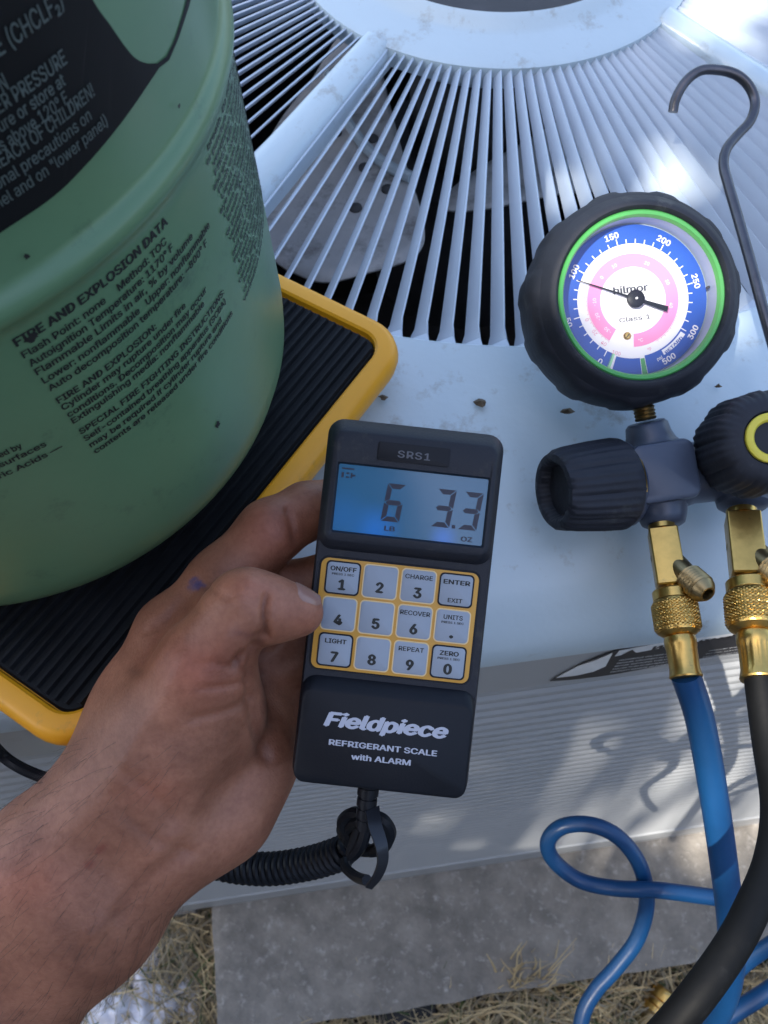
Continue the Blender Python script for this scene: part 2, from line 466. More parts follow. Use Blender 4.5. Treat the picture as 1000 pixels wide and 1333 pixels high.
# sides: smooth header band then fine horizontal louvres leaning out to the base pan
HB = -.115
def shell(prof, NA=160):
    mb = MB(); vs = []
    for (p, z) in prof:
        for i in range(NA):
            a = 2*math.pi*(i+.5)/NA; r = sq(a, HU-p, .085); vs.append(U(r*math.cos(a), r*math.sin(a), z))
    mb.add(vs, [(j*NA+(i+1) % NA, j*NA+i, (j+1)*NA+i, (j+1)*NA+(i+1) % NA) for j in range(len(prof)-1) for i in range(NA)])
    return mb
obj('header_band', shell([(.0016, -.060), (.0016, HB), (.004, HB-.002)]), M_['panel'], unit, auto=30)
ZBOT = PADZ+.003-Z0
pr = []; z = HB-.002; P = .0155; NL = int((z-ZBOT-.05)/P)
for i in range(NL):
    f_ = i/NL; base = .004-.020*f_
    pr += [(base+.0048, z), (base+.0005, z-P*.42), (base, z-P*.5), (base, z-P*.86), (base+.0010, z-P*.92), (base+.0048, z-P*.98)]; z -= P
obj('louvred_panel', shell(pr), M_['panel'], unit, auto=25)
obj('base_pan', shell([(-.014, z+.001), (-.0175, z-.002), (-.019, ZBOT+.003), (-.017, ZBOT), (.1, ZBOT)]), M_['panel'], unit, auto=30)
# dark screw-hole plug on the lip above the sticker
SP = U(0, -(HU-.0016), 0); SN = -EV
def band(px, py):
    p = onplane(px, py, SP-EV*.0006, SN); q = p-FC; return (q.dot(EU), q.z)
BM = Matrix.Translation(U(0, -(HU-.0012), 0)) @ Matrix((EU, Vector((0, 0, 1)), -EV)).transposed().to_4x4()
def bfn(off): return lambda x, y: BM @ Vector((x, y, off))
# torn warning sticker on the header band
e0 = [band(*p) for p in ((716, 886), (760, 862), (800, 846), (860, 834), (960, 817), (1120, 788), (1130, 818), (1000, 845), (930, 853), (805, 876), (780, 880), (745, 884))]
stk = obj('warning_sticker', MB().prism(e0, .0002, .0006, BM), M_['sticker'], unit)
wp = [band(*p) for p in ((724, 881), (752, 866), (776, 858), (797, 849), (788, 866), (772, 873), (750, 878))]
mb = MB(); mb.prism(wp, .0006, .0009, BM)
hd = [band(*p) for p in ((806, 846), (958, 818), (953, 826), (800, 853))]
mb.prism(hd, .0006, .0009, BM)
obj('sticker_paper', mb, M_['paper'], stk)
mb = MB()
(hx0, hz0), (hx1, hz1) = band(806, 852), band(958, 825)
a_ = band(830, 848); capw = abs(band(832, 842)[1]-band(832, 849)[1])
text(mb, 'WARNING', bfn(.0011), (hx0+hx1)/2+.008, (hz0+hz1)/2-capw*.15, w=(hx1-hx0)*.72, cap=capw*.85, bold=.03, shear=.25)
tx, tz = band(818, 850)
mb.add([BM @ Vector((tx+dx*capw, tz+dz*capw, .0011)) for dx, dz in ((-.55, -.1), (.55, -.1), (0, .8))], [(0, 1, 2)], 0, False)
obj('sticker_lettering', mb, M_['sticker'], stk)
mb = MB()
lines = ['HAZARDOUS VOLTAGE AND', 'PRESSURE. DISCONNECT ALL POWER', 'BEFORE SERVICING THIS UNIT.', 'FAILURE TO DO SO MAY RESULT IN', 'PROPERTY DAMAGE OR INJURY']
(bx0, bz0), (bx1, _), (_, bz1) = band(806, 858), band(940, 834), band(806, 875)
for i, l in enumerate(lines):
    zz = bz0+(bz1-bz0)*(i+.3)/5
    text(mb, l, bfn(.0008), bx0, zz, w=(bx1-bx0)*(.55 if i == 0 else .62), cap=abs(bz1-bz0)/5*.6, align='l', bold=.01)
    if i: text(mb, l[::1], bfn(.0008), bx0+(bx1-bx0)*.95, zz, w=(bx1-bx0)*.7, cap=abs(bz1-bz0)/5*.45, align='l')
obj('sticker_small_print', mb, M_['paper'], stk)
mb = MB(); q = onplane(940, 806, SP+EV*.008, SN)
mb.lathe([(.006, 0), (.0058, .001), (.004, .0018), (.0004, .002)], 16, frame(U(.175, -(HU-.016), -.033), -EV*.7+Vector((0, 0, .7))))
obj('hole_plug', mb, M_['dark'], unit)

# ------------------------------------------------------------------ charging scale platform
SZ = .030
A = onz(512, 440, Z0+SZ); B = onz(108, 940, Z0+SZ)
ab = (B-A); ab.z = 0; ab.normalize(); ac = Vector((ab.y, -ab.x, 0))
if ac.x > 0: ac = -ac
S = (B-A).length+.022
cs = A - ab*.008 + ab*(S/2) + ac*(S/2-.009)
SM = Matrix((ab, -ac if ab.cross(-ac).z > 0 else ac, Vector((0, 0, 1)))).transposed().to_4x4()
SM.translation = Vector((cs.x, cs.y, Z0-.004))
scale = root('charging_scale', SM, 'yellow weighing platform with black ribbed mat under the green cylinder', 'scale')
ST = SZ+.004
mb = MB(); h = S/2
mb.rbox(-h, h, -h, h, .024, [(.024, .009), (.016, .010), (.008, .016), (.001, ST-.012), (0, ST-.007), (.001, ST-.003), (.003, ST-.0006), (.005, ST), (.0105, ST), (.0118, ST-.001), (.0124, ST-.004)], n=8, cap1=True)
obj('frame', mb, M_['yellow'], scale, local=True)
mb = MB(); g = h-.0128
mb.rbox(-g, g, -g, g, .010, [(0, ST-.0038), (.001, ST-.0022)], n=8, cap0=False)
mat_ = obj('mat', mb, M_['rubber'], scale, local=True)
mb = MB(); NRB = 46
for i in range(NRB):
    y = -g+.003+(2*g-.006)*i/(NRB-1)
    w = .0011
    x1 = g-.002 - (max(0, abs(y)-(g-.010))*.6)
    pr2 = [(y-w*1.3, ST-.0022), (y-w*.6, ST-.0004), (y+w*.6, ST-.0004), (y+w*1.3, ST-.0022)]
    vs = [Vector((sx*x1, yy, zz)) for sx in (-1, 1) for yy, zz in pr2]
    mb.add(vs, [(0, 1, 5, 4), (1, 2, 6, 5), (2, 3, 7, 6), (0, 3, 2, 1), (4, 5, 6, 7)], 0, False)
tag(obj('mat_ridges', mb, M_['rubber'], mat_, local=True, auto=0), kind='stuff')
for sx in (-1, 1):
    for sy in (-1, 1):
        mb = MB(); mb.lathe([(.012, .0), (.013, .002), (.013, .009)], 20, Matrix.Translation((sx*.085, sy*.085, 0)))
        obj('foot', mb, M_['rubber'], scale, local=True)

# ------------------------------------------------------------------ refrigerant cylinder
TC = Vector((-.1645, .247, 0)); TR = .1225; TZ = SM.translation.z+ST
ZS = Z0+.2065
tank = root('refrigerant_cylinder', Vector((TC.x, TC.y, TZ)), 'pale green steel refrigerant cylinder with black printed warnings', 'gas cylinder')
TT = Matrix.Translation((TC.x, TC.y, TZ)) @ Matrix.Rotation(R_(3.2), 4, Vector((.51, .86, 0)).cross(Vector((0, 0, 1))))
TM = TT @ Matrix.Translation((0, 0, -TZ)); TI = TM.inverted()
mb = MB()
zt = ZS+.150
prof = [(.06, TZ+.0), (.075, TZ+.0005), (.092, TZ+.004), (.104, TZ+.010), (.1135, TZ+.019), (.1185, TZ+.028), (.1215, TZ+.037), (TR, TZ+.048)]
prof += [(TR, ZS-.012), (TR+.0002, ZS-.008), (TR+.0008, ZS-.0055), (TR+.0018, ZS-.0040), (TR+.0026, ZS-.002), (TR+.0027, ZS), (TR+.0020, ZS+.002), (TR+.0006, ZS+.0034), (TR-.0005, ZS+.0046), (TR-.001, ZS+.0062), (TR-.001, ZS+.02), (TR-.001, zt-.045)]
prof += [(.1200, zt-.03), (.112, zt-.014), (.102, zt), (.085, zt+.012), (.06, zt+.021), (.03, zt+.025), (.002, zt+.026)]
mb.lathe(prof, 128, TM, cap1=False)
obj('shell', mb, M_['tank'], tank, auto=60)
mb = MB(); mb.lathe([(.062, zt+.016), (.062, zt+.075), (.066, zt+.08), (.070, zt+.076), (.068, zt+.016)], 64, TM, cap0=False, cap1=False)
obj('collar', mb, M_['tank'], tank)
mb = MB(); mb.lathe([(.011, zt+.02), (.011, zt+.05), (.016, zt+.052), (.016, zt+.07), (.004, zt+.074)], 20, TM)
obj('valve', mb, M_['brass'], tank)
def cyl(px, py, rr=TR):
    c0 = TI @ CAM; d = TI.to_3x3() @ ray(px, py); a = d.x*d.x+d.y*d.y; b = 2*(d.x*c0.x+d.y*c0.y); c = c0.x**2+c0.y**2-rr*rr
    t = (-b-math.sqrt(max(b*b-4*a*c, 0)))/(2*a); p = c0+d*t
    return math.atan2(p.y, p.x)*TR, p.z
def tfn(off):
    def f(x, y):
        a = x/TR; r = TR+off; return TM @ Vector((r*math.cos(a), r*math.sin(a), y))
    return f
def tline(mb, body, p0, p1, cap, bold=.0, pre='', z=None, off=.00025):
    x0, z0 = cyl(*p0); x1, _ = cyl(*p1); z0 = z if z is not None else z0
    if pre:
        g1 = text_geo(body, bold); g2 = text_geo(pre+body, bold)
        w = (x1-x0)*(g2[3]-g2[2])/(g1[3]-g1[2])
        text(mb, pre+body, tfn(off), x1, z0, w=w, cap=cap, align='r', bold=bold)
    else: text(mb, body, tfn(off), x0, z0, w=x1-x0, cap=cap, align='l', bold=bold)
mb = MB()
for (s_, p0, p1, cap, bold) in (
    ('FIRE AND EXPLOSION DATA', (21, 451), (214, 278), .0042, .035),
    ('Flash Point: none     Method: TOC', (31, 466), (212, 303), .0036, .02),
    ('Autoignition Temperature: 1170\u00b0 F', (40, 477), (221, 312), .0036, .02),
    ('Flammable Limits in air, % by volume', (48, 488), (249, 304), .0036, .02),
    ('Lower: nonflammable   Upper: nonflammable', (57, 499), (267, 276), .0036, .02),
    ('Auto decomposition temperature: ~800\u00b0 F', (65, 509), (264, 300), .0036, .02),
    ('FIRE AND EXPLOSION:', (76, 525), (200, 418), .0036, .022),
    ('Cylinder may rupture under fire', (82, 534), (237, 387), .0036, .02),
    ('conditions. Decomposition may occur', (89, 543), (265, 367), .0036, .02),
    ('Extinguishing media: nonflammable', (95, 551), (261, 383), .0036, .02),
    ('SPECIAL FIRE FIGHTING INSTRUCTIONS:', (105, 565), (288, 370), .0036, .022),
    ('Self-contained breathing apparatus (SCBA)', (111, 574), (290, 382), .0036, .02),
    ('may be required if cylinder rupture and', (118, 582), (284, 405), .0036, .02),
    ('contents are released under fire conditions', (124, 590), (298, 394), .0036, .02)):
    tline(mb, s_, p0, p1, cap, bold)
for (pre, s_, p0, p1) in (('when heat', 'ed by', (0, 595), (27, 578)), ('and hot ', 'surfaces', (0, 608), (58, 575)), ('Hydrofluo', 'ric Acids \u2014', (0, 622), (78, 576))):
    tline(mb, s_, p0, p1, .0036, .02, pre, z=cyl(*p0)[1])
obj('printed_text', mb, M_['ink'], tank, auto=0)
mb = MB()
xa, za = cyl(283, 150); xb, zb = cyl(352, 385)
x0 = cyl(262, 170)[0]; x1 = x0+.078
words = ['Liquid contact may cause frostbite and', 'eye injury. High vapor concentrations may', 'cause light headedness and shortness of', 'breath. Do not store in direct sunlight', 'or puncture cylinder. Use with adequate', 'ventilation and avoid breathing vapors.', 'FIRST AID: if inhaled move to fresh air', 'and give oxygen if breathing is difficult.', 'Flush eyes with water for fifteen minutes']
zt0, zb0 = cyl(258, 165)[1], cyl(318, 392)[1]
NLN = 24
for i in range(NLN):
    z = zt0+(zb0-zt0)*i/(NLN-1)
    text(mb, words[i % 9], tfn(.00025), x0-.002*math.sin(i*2), z, w=x1-x0-.012*((i*37) % 5)/5, cap=.0028, align='l', bold=.015)
obj('printed_text', mb, M_['inkfade'], tank, auto=0)
# chips and an ink blot on the enamel
for (px_, py_, a_, b_, sd) in ((283, 552, .0013, .0020, 1), (80, 377, .0042, .0022, 2), (41, 439, .0018, .0015, 3), (34, 333, .0009, .0009, 4), (232, 138, .0007, .0006, 5)):
    x, z = cyl(px_, py_); rn_ = random.Random(sd); f_ = tfn(.0003)
    mb = MB(); mb.add([f_(x+math.cos(k_*.5236)*a_*rn_.uniform(.5, 1.25), z+math.sin(k_*.5236)*b_*rn_.uniform(.5, 1.25)) for k_ in range(12)], [tuple(range(12))], 0, False)
    obj('ink_blot' if sd == 2 else 'paint_chip', mb, M_['ink'], tank, auto=0)
# black printed band above the seam with its rounded green notch
TR2 = TR-.001
def lab(px, py):
    x, z = cyl(px, py, TR2); return (x, z)
edge = spline([(*lab(*p), 0) for p in ((-160, 400), (-60, 345), (0, 302), (70, 254), (110, 215), (160, 155), (190, 112), (206, 88))], 6)
notch = spline([(*lab(*p), 0) for p in ((100, -50), (120, 0), (142, 32), (163, 62), (176, 76), (190, 82), (204, 82))], 6)
top = [(notch[0][0], zt-.05), (edge[0][0]-.25, zt-.05), (edge[0][0]-.25, edge[0][1])]
rim = [lab(*p) for p in ((204, 82), (216, 73), (226, 53), (239, 12), (251, -45), (256, -45), (245, 8), (231, 50), (219, 78), (206, 88))]
def wrap_poly(mb, poly, off):
    bm = bmesh.new()
    f = bm.faces.new([bm.verts.new((p[0], p[1], 0)) for p in poly])
    bmesh.ops.triangulate(bm, faces=[f])
    for it in range(60):
        es = [e for e in bm.edges if abs(e.verts[0].co.x-e.verts[1].co.x) > .012]
        if not es: break
        bmesh.ops.subdivide_edges(bm, edges=es, cuts=1); bmesh.ops.triangulate(bm, faces=[f_ for f_ in bm.faces if len(f_.verts) > 3])
    bm.verts.index_update()
    fn = tfn(off)
    vs = [fn(v.co.x, v.co.y) for v in bm.verts]; fs = []
    for f_ in bm.faces:
        idx = [v.index for v in f_.verts]
        n_ = (vs[idx[1]]-vs[idx[0]]).cross(vs[idx[2]]-vs[idx[0]])
        if n_.dot(vs[idx[0]]-Vector((TC.x, TC.y, vs[idx[0]].z))) < 0: idx.reverse()
        fs.append(idx)
    mb.add(vs, fs, 0, True); bm.free()
poly = [(p[0], p[1]) for p in edge] + [(p[0], p[1]) for p in reversed(notch)] + top
mb = MB(); wrap_poly(mb, poly, -.001+.0003); wrap_poly(mb, rim, -.001+.0003)
lb = obj('black_label', mb, M_['labelblack'], tank, auto=0)
mb = MB()
for (pre, s_, p0, p1, cap) in (('CHLORODIFLUOROMETHAN', 'E (CHCLF\u2082)', (0, 72), (84, 5), .0055), ('', 'N', (4, 118), (12, 112), .005), ('LIQUID AND GAS UND', 'ER PRESSURE', (0, 148), (88, 78), .0046), ('Do not expos', 'ure or store at', (0, 168), (86, 106), .0040),
    ('temperature', 's above 120\u00b0 F.', (0, 190), (93, 127), .0042), ('KEEP OUT OF ', 'REACH OF CHILDREN!', (-2, 228), (124, 120), .0046), ('See additi', 'onal precautions on', (0, 252), (120, 151), .0042), ('upper pa', 'nel and on "lower panel)', (0, 275), (141, 158), .0042)):
    tline(mb, s_, p0, p1, cap, .012, pre, z=cyl(*p1, TR2)[1], off=-.001+.0006)
obj('label_lettering', mb, M_['greyprint'], lb, auto=0)

#@@PART2
# ------------------------------------------------------------------ hand-held remote of the scale
RT = .312; RS = RT/FPX; RA = R_(6.2)
rx = CR*math.cos(RA) - CU*math.sin(RA); ry = CR*math.sin(RA) + CU*math.cos(RA); rz = -CF
RM = Matrix((rx, ry, rz)).transposed().to_4x4(); RM.translation = at(521, 792, RT)
remote = root('handheld_remote', RM, 'charcoal handheld remote with blue lit display and yellow framed keypad', 'remote control')
def outline(x0, x1, y0, y1, rad, n=6):
    r = []
    for q, (cx, cy) in enumerate(((x1-rad, y1-rad), (x0+rad, y1-rad), (x0+rad, y0+rad), (x1-rad, y0+rad))):
        for i in range(n+1):
            a = math.pi/2*(q+i/n); r.append((cx+rad*math.cos(a), cy+rad*math.sin(a)))
    return r
def loft(mb, loops, M=Matrix(), m=0, cap0=False, cap1=False, sm=True):
    N = len(loops[0][0]); vs = [M @ Vector((x, y, z)) for o_, z in loops for x, y in o_]
    fs = [(j*N+i, j*N+(i+1) % N, (j+1)*N+(i+1) % N, (j+1)*N+i) for j in range(len(loops)-1) for i in range(N)]
    if cap0: fs.append(tuple(reversed(range(N))))
    if cap1: fs.append(tuple((len(loops)-1)*N+i for i in range(N)))
    return mb.add(vs, fs, m, sm)
def ro(x0, x1, y0, y1, rad, n=6):      # photo-pixel rectangle (y down) -> metres
    return outline(x0*RS, x1*RS, -y1*RS, -y0*RS, rad*RS, n)
mb = MB()
loft(mb, [(ro(-108, 102, -226, 226, 16), -.027), (ro(-114, 108, -233, 233, 20), -.0245), (ro(-118, 112.5, -238, 238, 22), -.018), (ro(-118.5, 113, -238.5, 238.5, 22), -.004), (ro(-118, 112.5, -238, 238, 21), -.0016), (ro(-115, 109.5, -235, 235, 19), 0)], cap0=True, cap1=True)
housing = obj('housing', mb, M_['body'], remote, local=True, auto=40)
mb = MB()
loft(mb, [(ro(-117.5, 112, -237.5, -66, 21), -.001), (ro(-116.5, 111, -236, -68, 20), .0006), (ro(-109, 104, -222, -78, 14), .0046), (ro(-106, 101, -219, -81, 12), .0052),
          (ro(-100.5, 97.5, -181, -90, 3), .0052), (ro(-99.5, 96.5, -180, -91, 2.5), .0048), (ro(-98, 95, -178.5, -92.5, 2), .0034)])
obj('display_bezel', mb, M_['body'], remote, local=True, auto=50)
mb = MB(); loft(mb, [(ro(-51, 42, -212, -188, 3), .0050), (ro(-51, 42, -212, -188, 3), .0055), (ro(-50, 41, -211, -189, 3), .0056)], cap1=True)
pl = obj('name_plate', mb, M_['bodyd'], remote, local=True)
mb = MB(); lfn = lambda z: (lambda x, y: Vector((x*RS, -y*RS, z)))
def rtext(mb, s_, x, y, w=None, cap=None, z=0, bold=0, shear=0, space=1.0):
    f_ = lambda X, Y: Vector((X*RS, Y*RS, z)); text(mb, s_, f_, x, -y, w=w, cap=cap, bold=bold, shear=shear, space=space)
rtext(mb, 'SRS1', -4, -194, w=42, cap=12.5, z=.00575, bold=.02, space=1.1)
obj('plate_lettering', mb, M_['srs'], pl, local=True, auto=0)
# lit liquid crystal display
lcd = bpy.data.materials.new('lcd_backlight'); lcd.use_nodes = True
nt = lcd.node_tree; p = nt.nodes['Principled BSDF']; p.inputs['Roughness'].default_value = .12; p.inputs['Base Color'].default_value = (.02, .06, .10, 1)
tc = nt.nodes.new('ShaderNodeTexCoord'); last = None
base = nt.nodes.new('ShaderNodeRGB'); base.outputs[0].default_value = (.025, .11, .26, 1); last = base.outputs[0]
for (x, y, rad, colr) in ((-45, -98, 42, (.02, .19, .80, 1)), (45, -97, 24, (.02, .17, .78, 1)), (-85, -110, 45, (.025, .14, .45, 1))):
    vd = nt.nodes.new('ShaderNodeVectorMath'); vd.operation = 'DISTANCE'; nt.links.new(tc.outputs['Object'], vd.inputs[0]); vd.inputs[1].default_value = (x*RS, -y*RS, .0034)
    mr = nt.nodes.new('ShaderNodeMapRange'); mr.interpolation_type = 'SMOOTHSTEP'; mr.inputs[1].default_value = 0; mr.inputs[2].default_value = rad*RS; mr.inputs[3].default_value = .9; mr.inputs[4].default_value = 0
    nt.links.new(vd.outputs['Value'], mr.inputs[0])
    mx = nt.nodes.new('ShaderNodeMix'); mx.data_type = 'RGBA'; nt.links.new(mr.outputs[0], mx.inputs[0]); nt.links.new(last, mx.inputs[6]); mx.inputs[7].default_value = colr; last = mx.outputs[2]
nt.links.new(last, p.inputs['Emission Color']); p.inputs['Emission Strength'].default_value = .17
mb = MB(); loft(mb, [(ro(-99, 96, -179.5, -91.5, 2), .003), (ro(-99, 96, -179.5, -91.5, 2), .00345)], cap1=True)
scr = obj('display', mb, lcd, remote, local=True)
mb = MB()
def seg_digit(mb, x, y, w, h, segs, th=6.4, sl=.10, z=.0036):
    def q(pts): mb.add([Vector(((px_+(-py_)*sl*0+ (h-py_)*sl+x)*RS, -(y+py_)*RS, z)) for px_, py_ in pts], [tuple(range(len(pts)))], 0, False)
    g = .8; t2 = th
    S_ = {'a': [(g, 0), (w-g, 0), (w-g-t2, t2), (g+t2, t2)], 'd': [(g+t2, h-t2), (w-g-t2, h-t2), (w-g, h), (g, h)],
          'g': [(g+1, h/2), (g+1+t2/2, h/2-t2/2), (w-g-1-t2/2, h/2-t2/2), (w-g-1, h/2), (w-g-1-t2/2, h/2+t2/2), (g+1+t2/2, h/2+t2/2)],
          'f': [(0, g), (t2, g+t2), (t2, h/2-t2/2-g), (0, h/2-g)], 'e': [(0, h/2+g), (t2, h/2+t2/2+g), (t2, h-t2-g), (0, h-g)],
          'b': [(w-t2, g+t2), (w, g), (w, h/2-g), (w-t2, h/2-t2/2-g)], 'c': [(w-t2, h/2+t2/2+g), (w, h/2+g), (w, h-g), (w-t2, h-t2-g)]}
    for c in segs: q(list(reversed(S_[c])))
seg_digit(mb, -38, -160, 24, 49, 'acdefg')
seg_digit(mb, 27, -160, 24, 49, 'abcdg'); seg_digit(mb, 62, -160, 24, 49, 'abcdg')
mb.add([Vector((x*RS, -y*RS, .0036)) for x, y in ((54, -115.5), (58.5, -115.5), (59, -111), (54.5, -111))], [(3, 2, 1, 0)], 0, False)
rtext(mb, 'LB', -25, -99, w=14, cap=8.5, z=.0036, bold=.03); rtext(mb, 'OZ', 75, -96, w=15, cap=8.5, z=.0036, bold=.03)
for (x0, x1, y0, y1) in ((-94, -78, -174, -172), (-94, -91, -168, -161), (-88, -84, -168, -166), (-88, -84, -163, -161), (-82, -80, -168, -161), (-80, -76, -166, -163.5)):
    mb.add([Vector((x*RS, -y*RS, .0036)) for x, y in ((x0, y1), (x1, y1), (x1, y0), (x0, y0))], [(0, 1, 2, 3)], 0, False)
obj('display_digits', mb, M_['glassdark'], scr, local=True, auto=0)
# keypad
mb = MB(); loft(mb, [(ro(-110.5, 100.5, -58.5, 90.5, 12), .0000), (ro(-110, 100, -58, 90, 12), .0004)], cap1=True)
kp = obj('keypad', mb, M_['bodyd'], remote, local=True)
mb = MB(); loft(mb, [(ro(-108, 98, -56, 88, 10), .0003), (ro(-108, 98, -56, 88, 10), .0006), (ro(-107, 97, -55, 87, 9.5), .0007)], cap1=True)
obj('keypad_frame', mb, M_['keyyel'], kp, local=True)
KX = (-78.5, -29.5, 20, 69.5); KY = (-31.5, 15.5, 62.5)
KEYS = [('1', 'ON/OFF', 'PRESS 1 SEC', 1), ('2', '', '', 0), ('3', 'CHARGE', '', 0), ('', 'ENTER', '', 1), ('4', '', '', 0), ('5', '', '', 0), ('6', 'RECOVER', '', 0), ('.', 'UNITS', 'PRESS 1 SEC', 0), ('7', 'LIGHT', '', 1), ('8', '', '', 0), ('9', 'REPEAT', '', 0), ('0', 'ZERO', 'PRESS 1 SEC', 1)]
MKB = mat('key_border', (.74, .55, .28), .45)
for i, (d, l1, l2, brd) in enumerate(KEYS):
    x, y = KX[i % 4], KY[i//4]; hw, hh = 22.3, 21.3
    mb = MB(); hw2, hh2 = (hw-1.6, hh-1.6) if brd else (hw-.8, hh-.8)
    loft(mb, [(ro(x-hw2, x+hw2, y-hh2, y+hh2, 5), .0006), (ro(x-hw2, x+hw2, y-hh2, y+hh2, 5), .00105), (ro(x-hw2+1.5, x+hw2-1.5, y-hh2+1.5, y+hh2-1.5, 4), .00125)], cap1=True)
    k_ = obj('key', mb, M_['key'], remote, local=True)
    mb = MB(); e = .4 if brd else .7
    loft(mb, [(ro(x-hw-e, x+hw+e, y-hh-e, y+hh+e, 6), .0006), (ro(x-hw-e, x+hw+e, y-hh-e, y+hh+e, 6), .0010)], cap1=True)
    obj('key_border', mb, M_['bodyd'] if brd else MKB, k_, local=True)
    mb = MB(); zt_ = .00132
    if d == '.': rtext(mb, '.', x, y+15, cap=26, z=zt_, bold=.03)
    elif d: rtext(mb, d, x, y+(15 if l1 else 13.5), cap=18, z=zt_, bold=.05)
    if d == '': rtext(mb, 'EXIT', x, y+16, w=19, cap=7.5, z=zt_, bold=.02)
    if l1:
        w = {'ON/OFF': 34, 'CHARGE': 36, 'ENTER': 35, 'RECOVER': 39, 'UNITS': 25, 'LIGHT': 28, 'REPEAT': 33, 'ZERO': 25}[l1]
        rtext(mb, l1, x, y-9 if d else y-7.5, w=w, cap=8, z=zt_, bold=.03 if brd else .015)
    if l2: rtext(mb, l2, x, y-3.5, w=29, cap=3.8, z=zt_, bold=.02)
    obj('key_lettering', mb, M_['ink'], k_, local=True, auto=0)
# battery cover with maker's print
mb = MB()
loft(mb, [(ro(-117, 111.5, 96, 237.5, 20), -.001), (ro(-116.5, 111, 98, 237, 19), .0004), (ro(-114, 108.5, 113, 234, 14), .0036), (ro(-111, 106, 117, 231, 12), .0041)], cap1=True)
cov = obj('battery_cover', mb, M_['bodyd'], remote, local=True, auto=45)
mb = MB()
rtext(mb, 'Fieldpiece', -2, 158, w=161, cap=25, z=.0043, bold=.045, shear=.25)
rtext(mb, 'REFRIGERANT SCALE', -3, 182, w=140, cap=10, z=.0043, bold=.03)
rtext(mb, 'with ALARM', -4, 197.5, w=77, cap=10, z=.0043, bold=.03)
obj('cover_lettering', mb, M_['white'], cov, local=True, auto=0)
mb = MB(); pr = [(12*RS, -.002)]
for i in range(5):
    z = i*.0042; pr += [(15.5*RS-i*.00025, z), (15.5*RS-i*.00025, z+.003), (12.5*RS-i*.0002, z+.0031), (12.5*RS-i*.0002, z+.0042)]
mb.lathe(pr, 18, RM @ frame((-15*RS, -236*RS, -.013), (0, -1, -.02)))
obj('strain_relief', mb, M_['bodyd'], remote)
# flat wrist strap hanging below it
mb = MB(); pts = [at(*p) for p in spline([(485, 1052, .322), (489, 1075, .318), (497, 1100, .315), (499, 1122, .316), (492, 1142, .32), (480, 1157, .325)], 6)]
nP = len(pts); vs = []
for i, p in enumerate(pts):
    t = (pts[min(i+1, nP-1)]-pts[max(i-1, 0)]).normalized(); sd = t.cross(CF).normalized(); w = .0030-.0014*i/nP
    sd = (sd+CF*.55).normalized(); no = sd.cross(t)
    vs += [p-sd*w, p+sd*w, p+sd*w+no*.0011, p-sd*w+no*.0011]
mb.add(vs, [(j*4+q, j*4+(q+1) % 4, (j+1)*4+(q+1) % 4, (j+1)*4+q) for j in range(nP-1) for q in range(4)] + [(3, 2, 1, 0), (nP*4-4, nP*4-3, nP*4-2, nP*4-1)])
obj('strap', mb, mat('strap', (.016, .018, .024), .3), remote)

# coiled cable from the remote to the platform
mb = MB()
path = spline([(455, 1103, .372), (440, 1112, .376), (400, 1124, .385), (345, 1131, .393), (285, 1124, .402), (225, 1100, .41), (170, 1060, .415)], 10)
P3 = [np.array(at(*p)) for p in path]
seg = [0]
for a, b in zip(P3, P3[1:]): seg.append(seg[-1]+np.linalg.norm(b-a))
Ltot = seg[-1]; turns = int(Ltot/.0033); pts = []
HR = .0062
for i in range(turns*12):
    s_ = Ltot*i/(turns*12); j = min(np.searchsorted(seg, s_, 'right')-1, len(P3)-2)
    f_ = (s_-seg[j])/(seg[j+1]-seg[j]); c = Vector(P3[j]*(1-f_)+P3[j+1]*f_)
    t = Vector(P3[j+1]-P3[j]).normalized(); a = t.cross(CF).normalized(); b = t.cross(a)
    w = 2*math.pi*i/12; hr = HR*min(1, .5+i/40); pts.append(c+a*hr*math.cos(w)+b*hr*math.sin(w))
mb.tube(pts, .00158, 7)
tag(obj('coiled_cable', mb, M_['bodyd'], loc=at(345, 1131, .393)), 'black coiled cable hanging from the remote behind the wrist', 'cable')
ck = bpy.data.objects['coiled_cable']; ROOTM[ck] = Matrix.Translation(ck.location)
mb = MB()
mb.tube([at(*p) for p in spline([(487, 1058, .326), (478, 1068, .334), (462, 1072, .345), (452, 1084, .352), (458, 1102, .355), (480, 1108, .352), (500, 1096, .348), (504, 1080, .346), (494, 1064, .350), (474, 1066, .358), (464, 1080, .362), (470, 1096, .366), (462, 1104, .37), (452, 1106, .372)], 7)], .0024, 8)
mb.tube([at(*p) for p in spline([(455, 1090, .352), (446, 1070, .350), (462, 1058, .345), (476, 1072, .342), (470, 1100, .343), (458, 1112, .347), (474, 1066, .343), (484, 1062, .340), (500, 1068, .338), (508, 1084, .340), (500, 1102, .345), (484, 1108, .352), (468, 1100, .356), (450, 1090, .36), (446, 1078, .364), (456, 1066, .364), (466, 1072, .36)], 7)], .0026, 8)
mb.tube([at(*p) for p in spline([(448, 1120, .365), (452, 1132, .360), (465, 1142, .350), (478, 1146, .336)], 7)], .0022, 8)
obj('cable_knot', mb, M_['bodyd'], ck)
mb = MB(); pts = [at(*p) for p in spline([(172, 1062, .416), (120, 1035, .42), (62, 1014, .42), (28, 1000, .42), (2, 982, .42), (-20, 955, .405), (-30, 930, .392)], 8)]
mb.tube(pts, .0030, 10); obj('straight_lead', mb, M_['bodyd'], ck)

